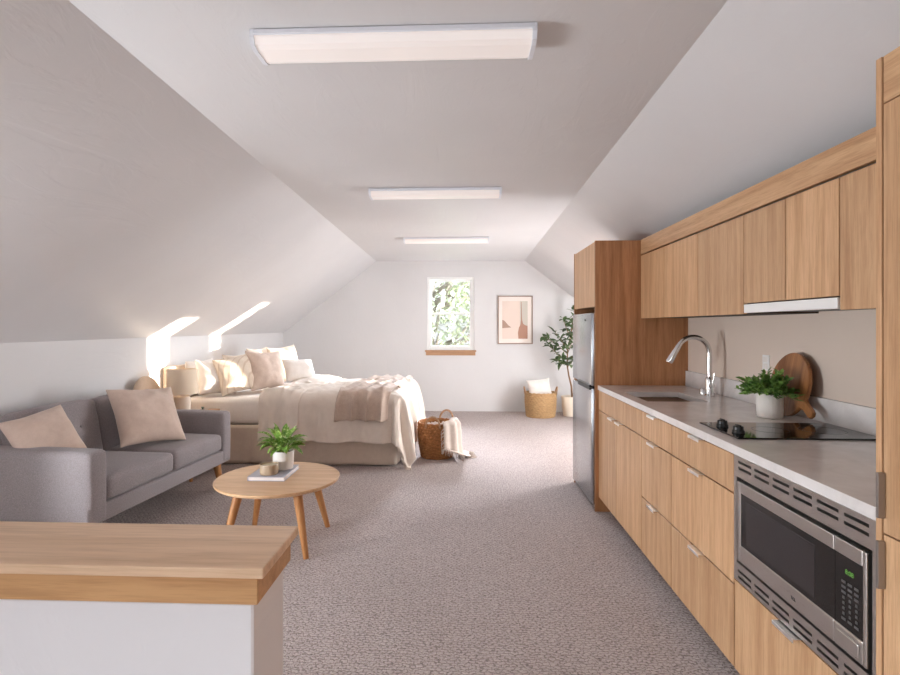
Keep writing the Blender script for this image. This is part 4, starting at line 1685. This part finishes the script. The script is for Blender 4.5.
# ------------------------------------------------------------------ nightstand, lamp and small things
ns = root('nightstand', 'low wooden nightstand between the sofa and the bed', 'nightstand', (-2.62, 4.92, 0))
obj('top', box(-2.845, -2.36, 4.64, 5.19, 0.525, 0.55, 0.004), m_night, ns, world=True)
obj('body', box(-2.835, -2.38, 4.66, 5.17, 0.18, 0.524, 0.003), m_night, ns, world=True)
dw = obj('drawer', box(-2.378, -2.366, 4.675, 5.155, 0.36, 0.515, 0.002), m_night, ns, world=True)
bm = bmesh.new()
bmesh.ops.create_uvsphere(bm, u_segments=14, v_segments=8, radius=0.013, matrix=Matrix.Translation((-2.353, 4.915, 0.44)))
obj('knob', bm, m_bronze, dw, True, world=True)
for lx in (-2.81, -2.41):
    for ly in (4.69, 5.14):
        bm = bmesh.new()
        add_tube(bm, [(lx, ly, 0.18), (lx, ly, 0)], [0.02, 0.014], 12)
        obj('leg', bm, m_leg, ns, 40, world=True)

lm = root('table_lamp', 'cream ceramic table lamp with a drum shade on the nightstand', 'lamp', (-2.63, 4.95, 0.551))
bm = bmesh.new()
add_lathe(bm, [(0.066, 0), (0.072, 0.006), (0.073, 0.15), (0.066, 0.168), (0.05, 0.176), (0.014, 0.18)], 40)
obj('base', bm, m_lampbase, lm, 40)
bm = bmesh.new()
add_tube(bm, [(0, 0, 0.178), (0, 0, 0.30)], 0.008, 10)
bmesh.ops.create_uvsphere(bm, u_segments=14, v_segments=10, radius=0.03, matrix=Matrix.Translation((0, 0, 0.315)))
obj('bulb', bm, m_whitec, lm, True)
bm = bmesh.new()
add_lathe(bm, [(0.135, 0.195), (0.130, 0.425), (0.127, 0.425), (0.132, 0.195)], 56, cap=False)
obj('lamp_shade', bm, m_shade, lm, 40)

rc = pillow('round_cushion', 'round beige cushion leaning on the white wall behind the sofa', 'cushion', (-2.80, 4.80, 0.551), 0.10, 0.10, 0.1, 0, 80, m_headb, 1)
bpy.data.objects.remove(rc)
bm = bmesh.new()
prof = []
for k in range(17):
    a = -PI / 2 + PI * k / 16
    prof.append((0.155 + 0.035 * math.cos(a), 0.035 * math.sin(a)))
prof = [(0.001, -0.055)] + [(0.1, -0.05)] + prof + [(0.1, 0.05), (0.001, 0.055)]
add_lathe(bm, prof, 56)
bmesh.ops.transform(bm, matrix=Matrix.Rotation(R(-10), 4, 'Y') @ Matrix.Rotation(R(90), 4, 'Y'), verts=bm.verts[:])
zm = min(v.co.z for v in bm.verts)
bmesh.ops.translate(bm, verts=bm.verts[:], vec=(0, 0, -zm))
o = obj('round_cushion', bm, m_headb, None, True)
o.location = (-2.845, 4.76, 0.551)
tag(o, 'round beige cushion leaning on the white wall behind the sofa', 'cushion')

dc = root('trinket_vase', 'small dark mottled vase with dried sprigs on the nightstand', 'vase', (-2.425, 4.93, 0.551))
bm = bmesh.new()
add_lathe(bm, [(0.018, 0), (0.028, 0.012), (0.028, 0.032), (0.016, 0.046), (0.018, 0.052)], 24)
obj('body', bm, mat('mottled_glaze', srgb(140, 112, 82), 0.4), dc, 40)
bm = bmesh.new()
rnd = random.Random(2)
for k in range(26):
    d = sph(rnd.uniform(0, 2 * PI), rnd.uniform(0, .8))
    add_leaf(bm, (0, 0, 0.048), d, rnd.uniform(.02, .04), 0.01, .2, 3)
obj('sprigs', bm, m_leafC, dc, True)
bx_ = root('small_box', 'flat wooden box lying on the nightstand beside the bed', 'box', (-2.415, 5.10, 0.551))
obj('base', box(-0.05, 0.05, -0.06, 0.06, 0, 0.014, 0.002), m_night, bx_)
obj('lid', box(-0.052, 0.052, -0.062, 0.062, 0.0145, 0.024, 0.002), m_night, bx_)

# ------------------------------------------------------------------ far corner: pillow in basket and planter tree
pillow('basket_pillow', 'white pillow stuffed into the golden basket by the far wall', 'pillow', (1.20, 8.33, 0.25), 0.38, 0.31, 0.17, 18, 8, m_whitec, 14, None, -6)

pl = root('potted_tree', 'slender leafy tree in a cream planter in the far corner by the fridge', 'potted plant', (1.655, 8.38, 0))
bm = bmesh.new()
add_lathe(bm, [(0.105, 0), (0.115, 0.006), (0.135, 0.15), (0.143, 0.298), (0.139, 0.304), (0.131, 0.298), (0.128, 0.27), (0.001, 0.268)], 48)
obj('planter', bm, m_tan, pl, 40)
bm = bmesh.new()
add_lathe(bm, [(0.127, 0.270), (0.06, 0.278), (0.001, 0.28)], 24)
obj('soil', bm, m_soil, pl)
bm = bmesh.new()
trunk = [(0.02, 0, 0.27), (0.01, 0, 0.45), (-0.03, 0, 0.62), (-0.055, 0, 0.78), (-0.05, 0, 1.0), (0.0, 0, 1.25), (0.03, 0, 1.5)]
add_tube(bm, trunk, [0.016, 0.014, 0.012, 0.011, 0.009, 0.007, 0.004], 10)
rnd = random.Random(33)
lb = bmesh.new()
brs = [((-0.05, 0, .80), (-0.20, -.08, .93), (-0.36, -.10, 1.10)), ((-0.05, 0, .95), (-0.24, .02, 1.12), (-0.42, .03, 1.22)),
       ((-0.05, 0, 1.0), (-0.16, -.12, 1.16), (-0.28, -.16, 1.30)), ((0, 0, 1.2), (-0.08, -.06, 1.34), (-0.13, -.08, 1.50)),
       ((0, 0, 1.25), (0.06, -.05, 1.48), (0.02, -.07, 1.68)), ((-0.05, 0, .85), (0.12, -.1, 1.0), (0.26, -.12, 1.10)),
       ((-0.05, 0, .78), (-0.14, -.12, .82), (-0.24, -.16, .86)), ((0, 0, 1.2), (0.12, .02, 1.36), (0.2, 0.02, 1.45)),
       ((-0.05, 0, .75), (-0.02, -.12, .82), (0.03, -.18, .90)), ((-0.05, 0, .95), (-0.02, -.16, 1.12), (-0.05, -.22, 1.26))]
for b in brs:
    p0, p1, p2 = map(Vector, b)
    add_tube(bm, [p0, p1, p2], [0.006, 0.0045, 0.002], 6)
    for j in range(24):
        f = 0.2 + 0.8 * j / 23
        q = p0.lerp(p1, f * 2) if f < .5 else p1.lerp(p2, f * 2 - 1)
        d = Vector((rnd.uniform(-1, 1), rnd.uniform(-1, 1), rnd.uniform(-.3, .9)))
        add_leaf(lb, q, d, rnd.uniform(0.09, 0.15), rnd.uniform(0.040, 0.062), 0.5, 4, 0.12, rnd.uniform(-.6, .6), 0.85)
for v in lb.verts:
    v.co.y = min(v.co.y, 0.33)
obj('trunk', bm, m_bark, pl, True)
obj('foliage', lb, m_leafC, pl, True)
